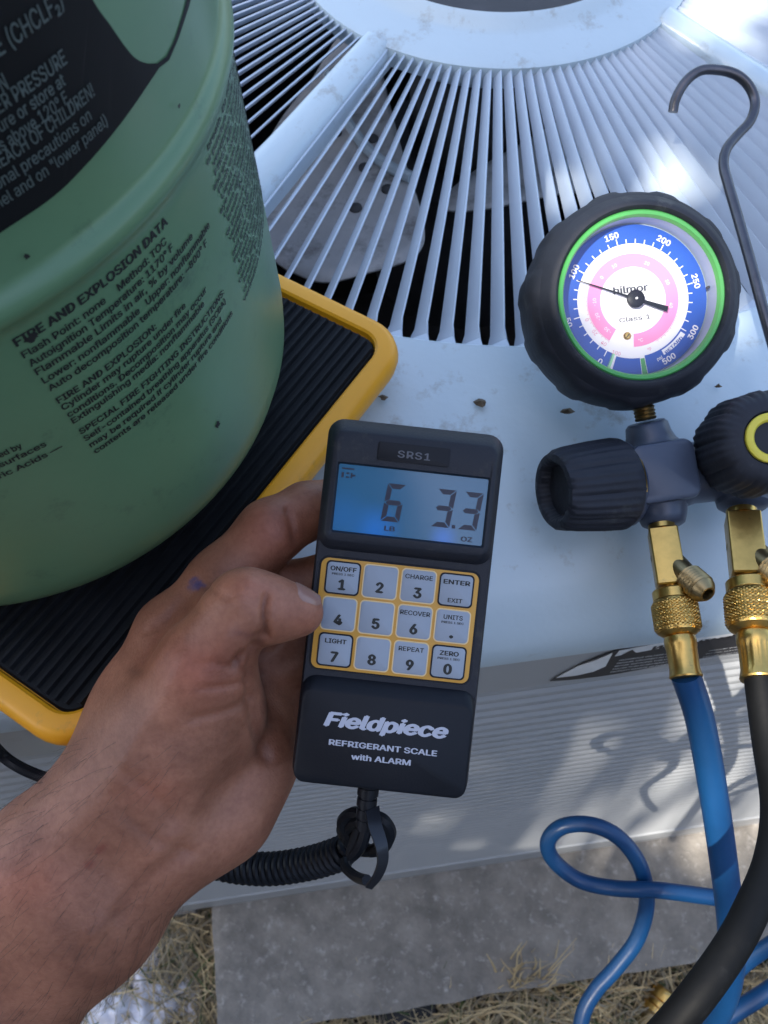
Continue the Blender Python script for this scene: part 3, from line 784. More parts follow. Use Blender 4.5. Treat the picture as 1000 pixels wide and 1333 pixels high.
# ------------------------------------------------------------------ manifold with gauge
man = root('gauge_manifold', at(860, 615, .405), 'blue grey service manifold with round pressure gauge, black knobs and wire hook', 'manifold gauge')
A0, A1 = at(806, 630, .392), at(1060, 592, .405)
ax = (A1-A0).normalized(); sc = .395/FPX
BMx = frame(A0, ax, CU)
mb = MB()
def px(r): return r*sc
LB = (A1-A0).length
mb.lathe([(px(20), px(-4)), (px(50), px(-4)), (px(55), px(0)), (px(56), px(8)), (px(52), px(15)), (px(44), px(22)), (px(43), px(30)), (px(46), px(40)), (px(47), px(58)), (px(46), px(74)), (px(42), px(86)), (px(40), px(96)), (px(41), px(120)), (px(43), px(150)), (px(44), px(200)), (px(44), LB)], 40, BMx)
mb.rbox(-px(40), px(40), -px(38), px(38), px(14), [(0, -px(8)), (0, px(44)), (px(2), px(49)), (px(6), px(51))], frame(at(853, 618, .394), -CF*.97-ax*.03+CU*.05, ax))
up = (at(840, 545, .392)-at(855, 618, .395)).normalized()
mb.lathe([(px(44), 0), (px(42), px(34)), (px(33), px(44)), (px(29), px(54)), (px(27), px(66)), (px(23), px(70))], 32, frame(at(855, 618, .396), up))
dn = (at(866, 690, .388)-at(856, 618, .395)).normalized()
mb.lathe([(px(44), 0), (px(42), px(36)), (px(33), px(44)), (px(30), px(58)), (px(27), px(66)), (px(22), px(69))], 32, frame(at(855, 618, .396), dn))
dn2 = (at(975, 690, .388)-at(966, 600, .40)).normalized()
mb.lathe([(px(46), 0), (px(44), px(38)), (px(36), px(46)), (px(33), px(60)), (px(25), px(66))], 32, frame(at(963, 602, .40), dn2))
mbody = obj('body', mb, M_['alu'], man, auto=40, bevel=0)
def flute(n, dep, zl=None):
    def f(a, z):
        q = (a*n/(2*math.pi)) % 1
        return 1-dep*math.exp(-((q-.5)/.16)**2)
    return f
# left knob
KM = frame(A0+ax*px(2), (at(714, 640, .381)-A0), CU)
mb = MB()
mb.lathe([(px(30), 0), (px(57), px(1)), (px(59.5), px(6)), (px(59.5), px(14)), (px(58), px(40)), (px(54), px(78)), (px(51), px(92)), (px(47), px(98)), (px(40), px(99)), (px(37), px(96)), (px(34), px(84)), (px(2), px(82))], 144, KM, mod=lambda a, z: 1-(.055*math.exp(-(((a*9/(2*math.pi)) % 1-.5)/.2)**2)*(1 if px(8) < z < px(97) else 0) + .018*math.cos(a*36)*(1 if px(8) < z < px(97) else 0)))
obj('knob', mb, M_['boot'], man, auto=50)
mb = MB(); mb.lathe([(px(50), -px(3)), (px(54), -px(3)), (px(55), 0), (px(54), px(1.5))], 60, KM)
obj('knob_ring', mb, M_['brass'], man)
# front knob
F1 = at(1004, 570, .352); F0 = at(958, 588, .392); kz = (F1-F0); KL = kz.length
KM2 = frame(F0, kz, CU); q_ = .372/FPX
mb = MB()
mb.lathe([(30*q_, 0), (50*q_, .001), (56*q_, .005), (66*q_, .008), (68*q_, .013), (67*q_, KL*.55), (63*q_, KL*.84), (56*q_, KL*.95), (46*q_, KL), (34*q_, KL+.0003), (32*q_, KL-.001), (2*q_, KL-.001)], 160, KM2, mod=lambda a, z: 1-(.05*math.exp(-(((a*10/(2*math.pi)) % 1-.5)/.2)**2)+.016*math.cos(a*40))*(1 if .006 < z < KL*.97 else 0))
kn = obj('knob', mb, M_['boot'], man, auto=50)
mb = MB(); mb.lathe([(31.5*q_, KL-.0005), (31*q_, KL+.0008), (29*q_, KL+.0012), (23*q_, KL+.0012), (21*q_, KL+.0006), (20*q_, KL-.0008)], 60, KM2, cap0=False, cap1=False)
obj('knob_ring', mb, M_['knobyel'], kn)
# brass tee, flared port, knurled swivel nut and crimped ferrule
def fitting(T0, T1, k, hexed):
    d = (T1-T0).normalized(); L = (T1-T0).length; M = frame(T0, d, CR)
    g = .375/FPX*k
    mb = MB()
    mb.lathe([(14*g, -8*g), (19*g, -7*g), (19*g, 0), (15*g, 1*g)], 28, M)
    mb.rbox(-20*g, 20*g, -20*g, 20*g, 2.5*g, [(2*g, 1*g), (0, 3*g), (0, 84*g), (2*g, 86*g)], M @ Matrix.Rotation(R_(14), 4, 'Z'), n=3)
    mb.lathe([(13*g, 84*g), (13*g, 93*g)], 24, M)
    t_ = obj('brass_tee', mb, M_['brass'], man, auto=40)
    o = M @ Vector((2*g, -10*g, 38*g)); nd = (d*.60 + CR*.36 - CF*.72).normalized()
    MN = frame(o, nd, CR); mb = MB()
    pr = [(19*g, -8*g), (18*g, 26*g), (16.5*g, 44*g), (15.5*g, 52*g)]
    for i in range(6): pr += [(18*g, (53+i*5)*g), (20.5*g, (55*g+i*5*g)), (18*g, (57.5+i*5)*g)]
    pr += [(19*g, 84*g), (17.5*g, 88*g), (11*g, 96*g), (8.5*g, 96*g), (8*g, 92*g), (7.6*g, 60*g)]
    mb.lathe(pr, 32, MN, cap1=False)
    pt = obj('flared_port', mb, M_['brassd'], man, auto=45)
    mb = MB(); mb.lathe([(8.2*g, 70*g), (.5*g, 70*g)], 20, MN, cap0=False)
    obj('port_bore', mb, M_['dark'], pt)
    # swivel nut
    MNn = frame(T0 + d*(92*g), d, CR); mb = MB()
    mb.lathe([(15*g, -2*g), (26*g, -1*g), (27.5*g, 1*g), (27.5*g, 13*g), (26*g, 15*g)], 40, MNn, cap1=False)
    n_, rows_ = 120, 40
    vs = []
    for j in range(rows_+1):
        z = 15+44*j/rows_
        env = min(1, j/5, (rows_-j)/5)
        for i in range(n_):
            a = 2*math.pi*i/n_
            u1 = (a*15/math.pi + z*.42/1.6) % 1; u2 = (a*15/math.pi - z*.42/1.6) % 1
            dmd = min(abs(u1-.5), abs(u2-.5))*2
            r = (27.5+3.2*env**.5+2.6*env*(1-min(1, (1-dmd)*1.0)) - 1.2)*g if False else (28.4+1.5*env+2.6*env*dmd)*g
            vs.append(MNn @ Vector((r*math.cos(a), r*math.sin(a), z*g)))
    mb.add(vs, [(j*n_+i, j*n_+(i+1) % n_, (j+1)*n_+(i+1) % n_, (j+1)*n_+i) for j in range(rows_) for i in range(n_)], 0, True)
    mb.lathe([(28*g, 59*g), (23*g, 63*g), (19*g, 65*g), (17*g, 66*g)], 40, MNn, cap0=False)
    obj('swivel_nut', mb, M_['brass'], man, auto=25)
    MF_ = frame(T0 + d*(158*g), d, CR); mb = MB()
    mod = (lambda a, z: 1-.07*math.cos(a*8)**2*(1 if 12*g < z < 50*g else 0)) if hexed else None
    mb.lathe([(16*g, -2*g), (20.5*g, 0), (21.5*g, 4*g), (21.5*g, 12*g), (20.5*g, 16*g), (20*g, 44*g), (21*g, 50*g), (22*g, 54*g), (21*g, 56*g), (17*g, 56*g)], 64, MF_, mod=mod)
    obj('ferrule', mb, M_['brass'], man, auto=40)
    return T0 + d*(210*g), d
T0a = at(862, 690, .386); T1a = at(893, 880, .360)
ea, da = fitting(T0a, T1a, .93, False)
T0b = at(966, 672, .382); T1b = at(990, 890, .345)
eb, db = fitting(T0b, T1b, 1.05, True)
# gauge
GT = .385; GS = GT/FPX
gn = (-CF + CR*.03 - CU*.06).normalized()
ga = R_(0)
gx = (CR*math.cos(ga) + CU*math.sin(ga)); GM = frame(at(824, 391, GT), gn, gx)
mb = MB(); pr = []
for i in range(4): pr += [(12.5*GS, i*.0016), (14.5*GS, i*.0016+.0008)]
mb.lathe(pr+[(12.5*GS, .0066)], 24, frame(at(841, 547, .392), (at(836, 520, .392)-at(841, 547, .392))))
mb.lathe([(9*GS, .004), (9*GS, .03)], 20, frame(at(841, 547, .392), (at(836, 520, .392)-at(841, 547, .392))))
obj('gauge_stem', mb, M_['brassd'], man)
mm = .001
def lug(a, z):
    q = (a*11/(2*math.pi)+.2) % 1
    e = 1/(1+math.exp(-(abs(q-.5)-.2)*60))
    return 1+.024*(1-e)
mb = MB()
mb.lathe([(37.2*mm, .0095), (37.4*mm, .0128), (38.6*mm, .0142), (40.2*mm, .0140), (41.6*mm, .0126), (44.6*mm, .0085)], 176, GM, cap0=False, cap1=False)
mb.lathe([(44.6*mm, .0085), (46.0*mm, .0072), (47.2*mm, .004), (48.0*mm, -.002), (48.2*mm, -.012), (47.5*mm, -.022), (45*mm, -.029), (40*mm, -.031), (10*mm, -.032)], 176, GM, mod=lambda a, z: 1+(lug(a, z)-1)*(1 if -.03 < z < .0085-1e-5 else 0)*min(1, (.0085-z)/.003), cap0=False)
obj('gauge_boot', mb, M_['boot'], man, auto=50)
mb = MB()
mb.lathe([(37.4*mm, .0090), (37.3*mm, .0118), (36.6*mm, .0126), (35.2*mm, .0124), (34.6*mm, .0112), (34.4*mm, .0100)], 120, GM, cap0=False, cap1=False)
obj('gauge_bezel', mb, M_['green'], man)
mb = MB(); mb.lathe([(34.6*mm, .0100), (34.55*mm, .0006), (34.6*mm, -.001), (1*mm, -.0012)], 120, GM, cap0=False)
obj('gauge_case', mb, mat('case_paint', (.42, .50, .56), .4), man)
def ring(mb, r0, r1, z, a0=0, a1=360, n=120, m=0):
    """clockwise angles from straight up, radii in px"""
    vs = []; full = a1-a0 >= 360
    for i in range(n+1):
        a = R_(90-(a0+(a1-a0)*i/n))
        vs += [GM @ Vector((r0*GS*math.cos(a), r0*GS*math.sin(a), z)), GM @ Vector((r1*GS*math.cos(a), r1*GS*math.sin(a), z))]
    mb.add(vs, [(2*i+1, 2*i+3, 2*i+2, 2*i) if False else (2*i, 2*i+1, 2*i+3, 2*i+2) for i in range(n)], m, True)
def disc(name, r, z, m, parent, a0=0, a1=360, r0=.3):
    mb = MB(); ring(mb, r0, r, z, a0, a1); return obj(name, mb, m, parent, auto=0)
mb = MB(); mb.lathe([(96.5*GS, -.0008), (96.5*GS, 0), (.2*GS, 0)], 120, GM, cap0=False)
dial = obj('dial', mb, M_['dialwhite'], man)
DZ = .00012
disc('dial_scale', 97, DZ, M_['dialblue'], dial, -160, 167, r0=73)
disc('dial_scale', 96, DZ, M_['dialblue'], dial, 172, 196, r0=75)
disc('dial_scale', 97, DZ, mat('pale_green_print', (.35, .75, .40), .4), dial, 198, 201, r0=73)
disc('dial_scale', 99, DZ, M_['green'], dial, 167.5, 171.5, r0=76)  # green reflection painted into the gap of the blue arc
disc('dial_scale', 60, DZ, M_['dialpink'], dial, -150, 178, r0=43)
def gtext(mb, s_, ang, r, cap, inward=False, bold=.02, z=2*DZ, w=None):
    a = R_(90-ang); c = (r*GS*math.cos(a), r*GS*math.sin(a)); rot = R_(-ang) + (math.pi if inward else 0)
    def f(x, y): return GM @ Vector((c[0]+x*GS*math.cos(rot)-y*GS*math.sin(rot), c[1]+x*GS*math.sin(rot)+y*GS*math.cos(rot), z))
    text(mb, s_, f, 0, -cap/2, cap=cap, w=w, bold=bold)
mb = MB()
for v, a in (('50', -109), ('100', -65), ('150', -20), ('200', 27), ('250', 73), ('300', 117), ('500', 147), ('0', -152)):
    gtext(mb, v, a, 87.5 if abs(a) < 110 else 88, 10.5, inward=abs(a) > 100, bold=.03)
gtext(mb, 'psi', 154, 82, 6, True, .01)
def tick(mb, a, r0, r1, w, z=2*DZ):
    b = R_(90-a); d = Vector((math.cos(b), math.sin(b), 0)); n_ = Vector((-d.y, d.x, 0))
    mb.add([GM @ (d*r0*GS-n_*w*GS/2+Vector((0, 0, z))), GM @ (d*r1*GS-n_*w*GS/2+Vector((0, 0, z))), GM @ (d*r1*GS+n_*w*GS/2+Vector((0, 0, z))), GM @ (d*r0*GS+n_*w*GS/2+Vector((0, 0, z)))], [(3, 2, 1, 0)], 0, False)
for i in range(31):
    a = -153+9.07*i; tick(mb, a, 73, 81 if i % 5 == 0 else 78.5, 1.3)
obj('scale_numerals', mb, M_['dialwhite'], dial, auto=0)
mb = MB(); ring(mb, 75, 82, 2*DZ, 122, 149, 20); rp = obj('retard_zone', mb, M_['dialwhite'], dial, auto=0)
mb = MB(); gtext(mb, 'RETARD', 136.5, 78.5, 5.6, True, .02, 3*DZ, w=30); obj('zone_lettering', mb, M_['dialblue'], rp, auto=0)
mb = MB()
for v, a in (('20', -130), ('40', -146), ('0', -113), ('20', -85), ('40', -50), ('50', -27), ('60', -2), ('70', 27), ('80', 59), ('90', 96), ('100', -163)):
    gtext(mb, v, a, 66 if v != '100' else 70, 6.6, abs(a) > 140, .0)
for i in range(60):
    a = -150+5.3*i
    if a < 150: tick(mb, a, 61, 62.2 if i % 2 else 63.3, .45)
ring(mb, 60.7, 61.1, 2*DZ, -150, 150)
gtext(mb, '\u00b0F', 160, 66, 6, True, 0)
obj('pink_numerals', mb, M_['pinkprint'], dial, auto=0)
mb = MB()
for v, a in (('-30', -140), ('-20', -115), ('-10', -93), ('0', -55), ('10', -30), ('20', 20), ('30', 62), ('40', 97), ('\u00b0C', 168)): gtext(mb, v, a, 51.5, 6, abs(a) > 140, .0)
obj('white_numerals', mb, M_['dialwhite'], dial, auto=0)
mb = MB()
def gl(s_, x, y, rot, cap, w, bold, shear=0):
    c, s2 = math.cos(R_(rot)), math.sin(R_(rot))
    text(mb, s_, lambda X, Y: GM @ Vector(((x+X*c-Y*s2)*GS, (y+X*s2+Y*c)*GS, 2*DZ)), 0, 0, cap=cap, w=w, bold=bold, shear=shear)
gl('hilmor', -3, 10, 7, 13, 46, .03); gl('Class 1', 3, -26, 8, 8, 41, .008)
obj('dial_lettering', mb, mat('dial_ink', (.04, .045, .06), .5), dial, auto=0)
# pointer
na = math.atan2(391-369, 752-824)
mb = MB(); e1 = Vector((math.cos(na), math.sin(na), 0)); e2 = Vector((-e1.y, e1.x, 0)); zp = .0035
def pt(a, b, z=0): return GM @ (e1*a*GS+e2*b*GS+Vector((0, 0, zp+z)))
mb.add([pt(8, -1.6), pt(79, -.45), pt(79, .45), pt(8, 1.6), pt(8, -1.6, .0004), pt(79, -.45, .0004), pt(79, .45, .0004), pt(8, 1.6, .0004)], [(3, 2, 1, 0), (4, 5, 6, 7), (0, 1, 5, 4), (1, 2, 6, 5), (2, 3, 7, 6), (3, 0, 4, 7)], 0, False)
mb.add([pt(-8, -2.2), pt(-44, -3.6), pt(-44, 3.6), pt(-8, 2.2), pt(-8, -2.2, .0004), pt(-44, -3.6, .0004), pt(-44, 3.6, .0004), pt(-8, 2.2, .0004)], [(0, 1, 2, 3), (7, 6, 5, 4), (1, 0, 4, 5), (2, 1, 5, 6), (3, 2, 6, 7), (0, 3, 7, 4)], 0, False)
mb.lathe([(11*GS, zp-.0006), (11.5*GS, zp), (11.5*GS, zp+.0009), (9.5*GS, zp+.0014), (1.5*GS, zp+.0014), (1.2*GS, zp+.0018), (.2*GS, zp+.0018)], 36, GM)
nd = obj('pointer', mb, M_['bodyd'], man, auto=40)
mb = MB(); mb.lathe([(1.6*GS, zp+.0015), (1.4*GS, zp+.0022), (.2*GS, zp+.0023)], 12, GM); obj('pointer_pin', mb, M_['paper'], nd)
mb = MB(); mb.lathe([(5*GS, 0), (5*GS, .0008), (3.5*GS, .0014), (.3*GS, .0015)], 18, GM @ Matrix.Translation((-7*GS, -46*GS, 0)))
sw = obj('calibration_screw', mb, M_['brass'], dial)
mb = MB(); mb.box((-7*GS, -46*GS, .0015), (6*GS, 1.1*GS, .0003), GM @ Matrix.Translation((-7*GS, -46*GS, 0)) @ Matrix.Rotation(.9, 4, 'Z') @ Matrix.Translation((7*GS, 46*GS, 0)))
obj('screw_slot', mb, M_['dark'], sw)
mb = MB(); mb.lathe([(1.5*GS, .004), (1.8*GS, .0065), (.2*GS, .007)], 12, GM @ Matrix.Translation((92*GS, 14*GS, 0))); obj('stop_pin', mb, M_['dark'], dial)
glass = bpy.data.materials.new('gauge_glass'); glass.use_nodes = True; nt = glass.node_tree; nt.nodes.clear()
out = nt.nodes.new('ShaderNodeOutputMaterial'); mxs = nt.nodes.new('ShaderNodeMixShader'); tr = nt.nodes.new('ShaderNodeBsdfTransparent'); gl_ = nt.nodes.new('ShaderNodeBsdfGlossy'); fr = nt.nodes.new('ShaderNodeFresnel')
gl_.inputs['Roughness'].default_value = .04; fr.inputs[0].default_value = 1.5; tr.inputs[0].default_value = (.97, .98, 1, 1)
nt.links.new(fr.outputs[0], mxs.inputs[0]); nt.links.new(tr.outputs[0], mxs.inputs[1]); nt.links.new(gl_.outputs[0], mxs.inputs[2]); nt.links.new(mxs.outputs[0], out.inputs[0])
mb = MB(); mb.lathe([(34.6*mm, .0100), (20*mm, .0108), (8*mm, .0112), (.1*mm, .0113)], 90, GM, cap0=False, cap1=False); obj('gauge_glass', mb, glass, man, auto=0)
# wire hook
mb = MB()
hp = [(876, 146, .470), (880, 128, .468), (893, 106, .466), (912, 92, .465), (935, 91, .465), (958, 97, .465), (975, 112, .465), (983, 134, .465), (977, 157, .463), (960, 176, .460), (946, 194, .456), (942, 215, .452), (948, 240, .448), (962, 288, .440), (978, 345, .430), (994, 405, .422), (1010, 462, .416), (1022, 505, .41), (1028, 560, .405)]
mb.tube([at(*p) for p in spline(hp, 6)], .0027, 12); obj('wire_hook', mb, M_['steel'], man)

# ------------------------------------------------------------------ hoses
def hose(name, ctrl, r, m, label, first=None, n=12, cat='hose'):
    pts = ([first] if first is not None else []) + [at(*p) for p in ctrl]
    mb = MB(); mb.tube([Vector(p) for p in spline([tuple(p) for p in pts], n)], r, 16)
    return tag(obj(name, mb, m, loc=pts[0], auto=50), label, cat, 'refrigerant hoses')
hose('blue_hose', [(912, 940, .366), (930, 1040, .376), (943, 1130, .388), (951, 1200, .40), (952, 1260, .415), (940, 1310, .44), (905, 1370, .47), (860, 1450, .52), (800, 1560, .58)], .0063, M_['bluehose'], 'blue hose hanging straight down from the left brass fitting', ea)
hose('black_hose', [(1000, 965, .338), (1012, 1050, .325), (1004, 1120, .312), (978, 1185, .302), (948, 1240, .296), (895, 1312, .292), (830, 1385, .30), (750, 1470, .32)], .0062, M_['blackhose'], 'thick black hose curving down from the right brass fitting', eb)
hose('blue_hose', [(1080, 1185, .46), (1000, 1176, .46), (930, 1168, .46), (860, 1159, .46), (800, 1156, .47), (755, 1146, .475), (722, 1121, .475), (713, 1097, .472), (730, 1077, .468), (765, 1073, .466), (800, 1086, .466), (827, 1115, .468), (840, 1150, .472), (841, 1185, .476), (828, 1225, .48), (800, 1262, .483), (775, 1290, .485), (758, 1325, .485), (752, 1390, .485), (760, 1480, .49)], .0044, M_['bluehose'], 'thin blue hose bent into a loop in front of the concrete')
hose('blue_hose', [(1090, 1150, .52), (1040, 1205, .53), (1000, 1232, .54), (965, 1258, .55), (930, 1300, .56), (890, 1360, .57)], .0052, M_['bluehose'], 'short stretch of blue hose showing above the lower one at the right edge')
hose('blue_hose', [(1090, 1225, .55), (1040, 1260, .55), (1000, 1290, .55), (950, 1322, .55), (890, 1365, .55)], .0058, M_['bluehose'], 'lowest blue hose crossing the bottom right corner')
# loose brass coupling on the grass
cp0 = onz(868, 1288, .035); cp1 = onz(838, 1335, .03); dd = (cp1-cp0)
cpl = root('brass_coupling', cp0, 'loose brass hose coupling lying on the dry grass', 'coupling')
g = .0011
mb = MB(); mb.lathe([(10*g, 0), (14*g, 2*g), (15*g, 6*g), (14*g, 14*g), (11*g, 16*g), (11*g, 22*g), (14*g, 24*g), (14*g, 30*g), (10*g, 33*g)], 24, frame(cp0, dd), cap0=True)
obj('coupling_body', mb, M_['brass'], cpl)
mb = MB(); mb.lathe([(9*g, 32*g), (8*g, 50*g), (6*g, 56*g)], 20, frame(cp0, dd)); obj('coupling_stem', mb, M_['brassd'], cpl)
#@@PART3
# ------------------------------------------------------------------ the person: left hand and forearm as one surface
def smin(a, b, k):
    h = np.clip(.5+.5*(b-a)/k, 0, 1); return b*(1-h)+a*h-k*h*(1-h)
def cpt(p):           # (px, py, t, r px) -> camera-aligned metres
    x, y, t, r = p; return np.array([(x-500)/FPX*t, -(y-666.5)/FPX*t, t]), r*t/FPX
PR = []
def rc(k, *pts):
    for a, b in zip(pts, pts[1:]): PR.append((cpt(a), cpt(b), k))
# forearm: two strands give it an oval section
rc(.018, (-300, 1510, .345, 125), (-60, 1276, .325, 100), (66, 1126, .316, 81), (160, 1020, .315, 72))
rc(.018, (-300, 1580, .350, 125), (-40, 1330, .332, 108), (114, 1180, .324, 88), (212, 1076, .322, 72))
# palm fan
rc(.016, (160, 1020, .318, 68), (192, 925, .328, 62), (226, 826, .337, 48))
rc(.016, (180, 1035, .325, 68), (265, 872, .350, 50))
rc(.016, (200, 1050, .328, 66), (300, 912, .358, 48))
rc(.016, (215, 1065, .330, 64), (326, 952, .360, 44))
rc(.016, (225, 1078, .326, 66), (290, 1052, .335, 56), (326, 985, .342, 50), (335, 930, .350, 40))
# thumb: metacarpal, proximal, distal
rc(.016, (190, 1010, .316, 62), (222, 955, .312, 66), (262, 868, .303, 57))
rc(.014, (222, 970, .318, 62), (282, 925, .318, 50), (275, 872, .306, 50))
rc(.006, (262, 868, .303, 55), (296, 818, .298, 46), (318, 786, .2965, 44))
rc(.006, (318, 786, .2965, 42), (338, 790, .2975, 39), (362, 795, .2995, 36), (391, 797, .3022, 31))
rc(.010, (245, 850, .325, 46), (280, 800, .322, 34))          # web between thumb and forefinger
# fingers curl behind the remote
rc(.008, (226, 826, .337, 46), (290, 758, .340, 42), (352, 692, .342, 42))
rc(.005, (352, 692, .342, 40), (400, 665, .3495, 36), (448, 655, .3535, 33), (508, 668, .3510, 28))
rc(.006, (265, 872, .350, 44), (372, 772, .357, 39)); rc(.005, (372, 772, .357, 38), (470, 738, .3560, 33), (538, 744, .3520, 28))
rc(.006, (300, 912, .358, 42), (400, 846, .361, 37)); rc(.005, (400, 846, .361, 36), (492, 816, .3565, 31), (552, 818, .3520, 27))
rc(.006, (326, 952, .360, 38), (415, 916, .361, 32)); rc(.005, (415, 916, .361, 31), (490, 892, .3560, 27), (540, 888, .3520, 24))
lo = np.min([np.minimum(a[0]-a[1], b[0]-b[1]) for a, b, k in PR], 0)-.006
hi = np.max([np.maximum(a[0]+a[1], b[0]+b[1]) for a, b, k in PR], 0)+.006
VX = .0011
dims = np.ceil((hi-lo)/VX).astype(int)+1
gx_, gy_, gz_ = [(lo[i]+VX*np.arange(dims[i])).astype(np.float32) for i in range(3)]
F_ = np.full(dims, .03, np.float32)
for (a, ra), (b, rb), k in PR:
    pad = max(ra, rb)+k*1.3+.004
    l = np.minimum(a, b)-pad; h = np.maximum(a, b)+pad
    i0 = np.maximum(((l-lo)/VX).astype(int), 0); i1 = np.minimum(((h-lo)/VX).astype(int)+2, dims)
    sl = tuple(slice(i0[i], i1[i]) for i in range(3))
    X, Y, Z = gx_[sl[0]][:, None, None], gy_[sl[1]][None, :, None], gz_[sl[2]][None, None, :]
    d = b-a; dd = float(d @ d)
    t = np.clip(((X-a[0])*d[0]+(Y-a[1])*d[1]+(Z-a[2])*d[2])/dd, 0, 1)
    dist = np.sqrt((X-a[0]-t*d[0])**2+(Y-a[1]-t*d[1])**2+(Z-a[2]-t*d[2])**2)-(ra+t*(rb-ra))
    F_[sl] = smin(F_[sl], dist.astype(np.float32), k)
def surface_nets(F, lo, h):
    S = F < 0; nx, ny, nz = F.shape
    acc = np.zeros((nx-1, ny-1, nz-1, 3), np.float32); cnt = np.zeros((nx-1, ny-1, nz-1), np.float32)
    for axis in range(3):
        o1, o2 = [i for i in range(3) if i != axis]
        for p in (0, 1):
            for q in (0, 1):
                s0 = [slice(0, -1)]*3; s1 = [slice(0, -1)]*3
                s0[o1] = s1[o1] = slice(p, F.shape[o1]-1+p); s0[o2] = s1[o2] = slice(q, F.shape[o2]-1+q)
                s1[axis] = slice(1, None)
                f0 = F[tuple(s0)]; f1 = F[tuple(s1)]; m = (f0 < 0) != (f1 < 0)
                tt = np.where(m, f0/np.where(m, f0-f1, 1), 0)
                acc[..., axis] += tt*m; acc[..., o1] += p*m; acc[..., o2] += q*m; cnt += m
    act = cnt > 0; idx = -np.ones(act.shape, np.int64); ii = np.argwhere(act); idx[act] = np.arange(len(ii))
    V = (ii+acc[act]/cnt[act][:, None])*h+lo
    quads = []
    for axis in range(3):
        o1, o2 = [i for i in range(3) if i != axis]
        s0 = [slice(None)]*3; s1 = [slice(None)]*3; s0[axis] = slice(0, -1); s1[axis] = slice(1, None)
        a = S[tuple(s0)]; b = S[tuple(s1)]; e = np.argwhere(a != b)
        ok = (e[:, o1] > 0) & (e[:, o2] > 0) & (e[:, o1] < F.shape[o1]-1) & (e[:, o2] < F.shape[o2]-1); e = e[ok]
        fl = a[tuple(e.T)]
        def g(d1, d2):
            k = e.copy(); k[:, o1] -= d1; k[:, o2] -= d2; return idx[tuple(k.T)]
        q = np.stack([g(1, 1), g(0, 1), g(0, 0), g(1, 0)], 1)
        if axis == 1: fl = ~fl
        q[~fl] = q[~fl][:, ::-1]
        quads.append(q)
    return V, np.concatenate(quads)
HV, HQ = surface_nets(F_, lo, VX)
# smooth, then press the skin creases in and raise the tendons
def lap(V, Q, it, w=.5):
    e = np.concatenate([Q[:, [0, 1]], Q[:, [1, 2]], Q[:, [2, 3]], Q[:, [3, 0]]]); e = np.concatenate([e, e[:, ::-1]])
    n = np.bincount(e[:, 0], minlength=len(V))[:, None]
    for _ in range(it):
        s_ = np.stack([np.bincount(e[:, 0], V[e[:, 1], c], len(V)) for c in range(3)], 1)/np.maximum(n, 1)
        V = V*(1-w)+s_*w
    return V
HV = lap(HV, HQ, 7)
def vnorm(V, Q):
    n = np.cross(V[Q[:, 2]]-V[Q[:, 0]], V[Q[:, 3]]-V[Q[:, 1]]); N = np.zeros_like(V)
    for c in range(4): np.add.at(N, Q[:, c], n)
    return N/np.maximum(np.linalg.norm(N, axis=1), 1e-12)[:, None]
HN = vnorm(HV, HQ)
if np.mean(np.sum(HN*(HV-HV.mean(0)), 1)) < 0: HQ = HQ[:, ::-1]; HN = -HN
def proj(V): return np.stack([V[:, 0]/V[:, 2]*FPX+500, -V[:, 1]/V[:, 2]*FPX+666.5], 1)
def pl_dist(P, line):
    best = np.full(len(P), 1e9)
    L = np.array(spline([(*p, 0) for p in line], 6))[:, :2] if len(line) > 2 else np.array(line, float)
    for a, b in zip(L, L[1:]):
        d = b-a; t = np.clip(((P-a) @ d)/(d @ d), 0, 1); best = np.minimum(best, np.linalg.norm(P-a-t[:, None]*d, axis=1))
    return best
HP = proj(HV); vis = np.clip(-HN[:, 2]*2.0+.25, 0, 1)
creases = [([(347, 776), (344, 800), (348, 830)], .0017, 4.5), ([(330, 846), (316, 858), (305, 866)], .0012, 4.5), ([(314, 850), (308, 862), (318, 874)], .0009, 4),
           ([(324, 886), (294, 894), (262, 896)], .0006, 4), ([(329, 908), (300, 924), (252, 936)], .0007, 5), ([(300, 868), (275, 862), (250, 866)], .0004, 4),
           ([(338, 832), (329, 880), (333, 935), (346, 985)], .0016, 8), ([(318, 950), (300, 1010), (255, 1060)], .0007, 10),
           ([(374, 664), (380, 680), (384, 702)], .0009, 4), ([(200, 812), (222, 796), (252, 770)], .0007, 4), ([(190, 822), (222, 806), (240, 792)], .0006, 4), ([(212, 806), (236, 776), (244, 764)], .0005, 3.5),
           ([(150, 995), (190, 1025), (225, 1062)], .0004, 6), ([(165, 1062), (200, 1092), (250, 1110)], .0004, 7), ([(150, 1190), (180, 1150), (240, 1110)], .0010, 12),
           ([(246, 788), (215, 815), (180, 868)], .0011, 9), ([(300, 770), (318, 764), (334, 768)], .0003, 3), ([(296, 780), (316, 775), (332, 780)], .0003, 3), ([(262, 757), (280, 770), (298, 778)], .0004, 4)]
disp = np.zeros(len(HV))
for line, dep, w in creases: disp -= 1.35*dep*np.exp(-(pl_dist(HP, line)/(w*1.15))**2)
ridges = [([(150, 1010), (205, 920), (240, 860)], .0010, 16), ([(225, 935), (262, 880), (296, 830)], .0010, 14), ([(60, 1130), (120, 1060), (165, 1000)], .0008, 22), ([(120, 1215), (200, 1120), (260, 1050)], .0012, 14), ([(312, 786), (318, 770), (326, 762)], .0008, 14)]
for line, dep, w in ridges: disp += dep*np.exp(-(pl_dist(HP, line)/w)**2)
HV = HV+HN*(disp*vis)[:, None]
HV = lap(HV, HQ, 1, .3)
HW = np.array(CAM)+HV[:, :1]*np.array(CR)+HV[:, 1:2]*np.array(CU)+HV[:, 2:3]*np.array(CF)
skin = bpy.data.materials.new('skin'); skin.use_nodes = True
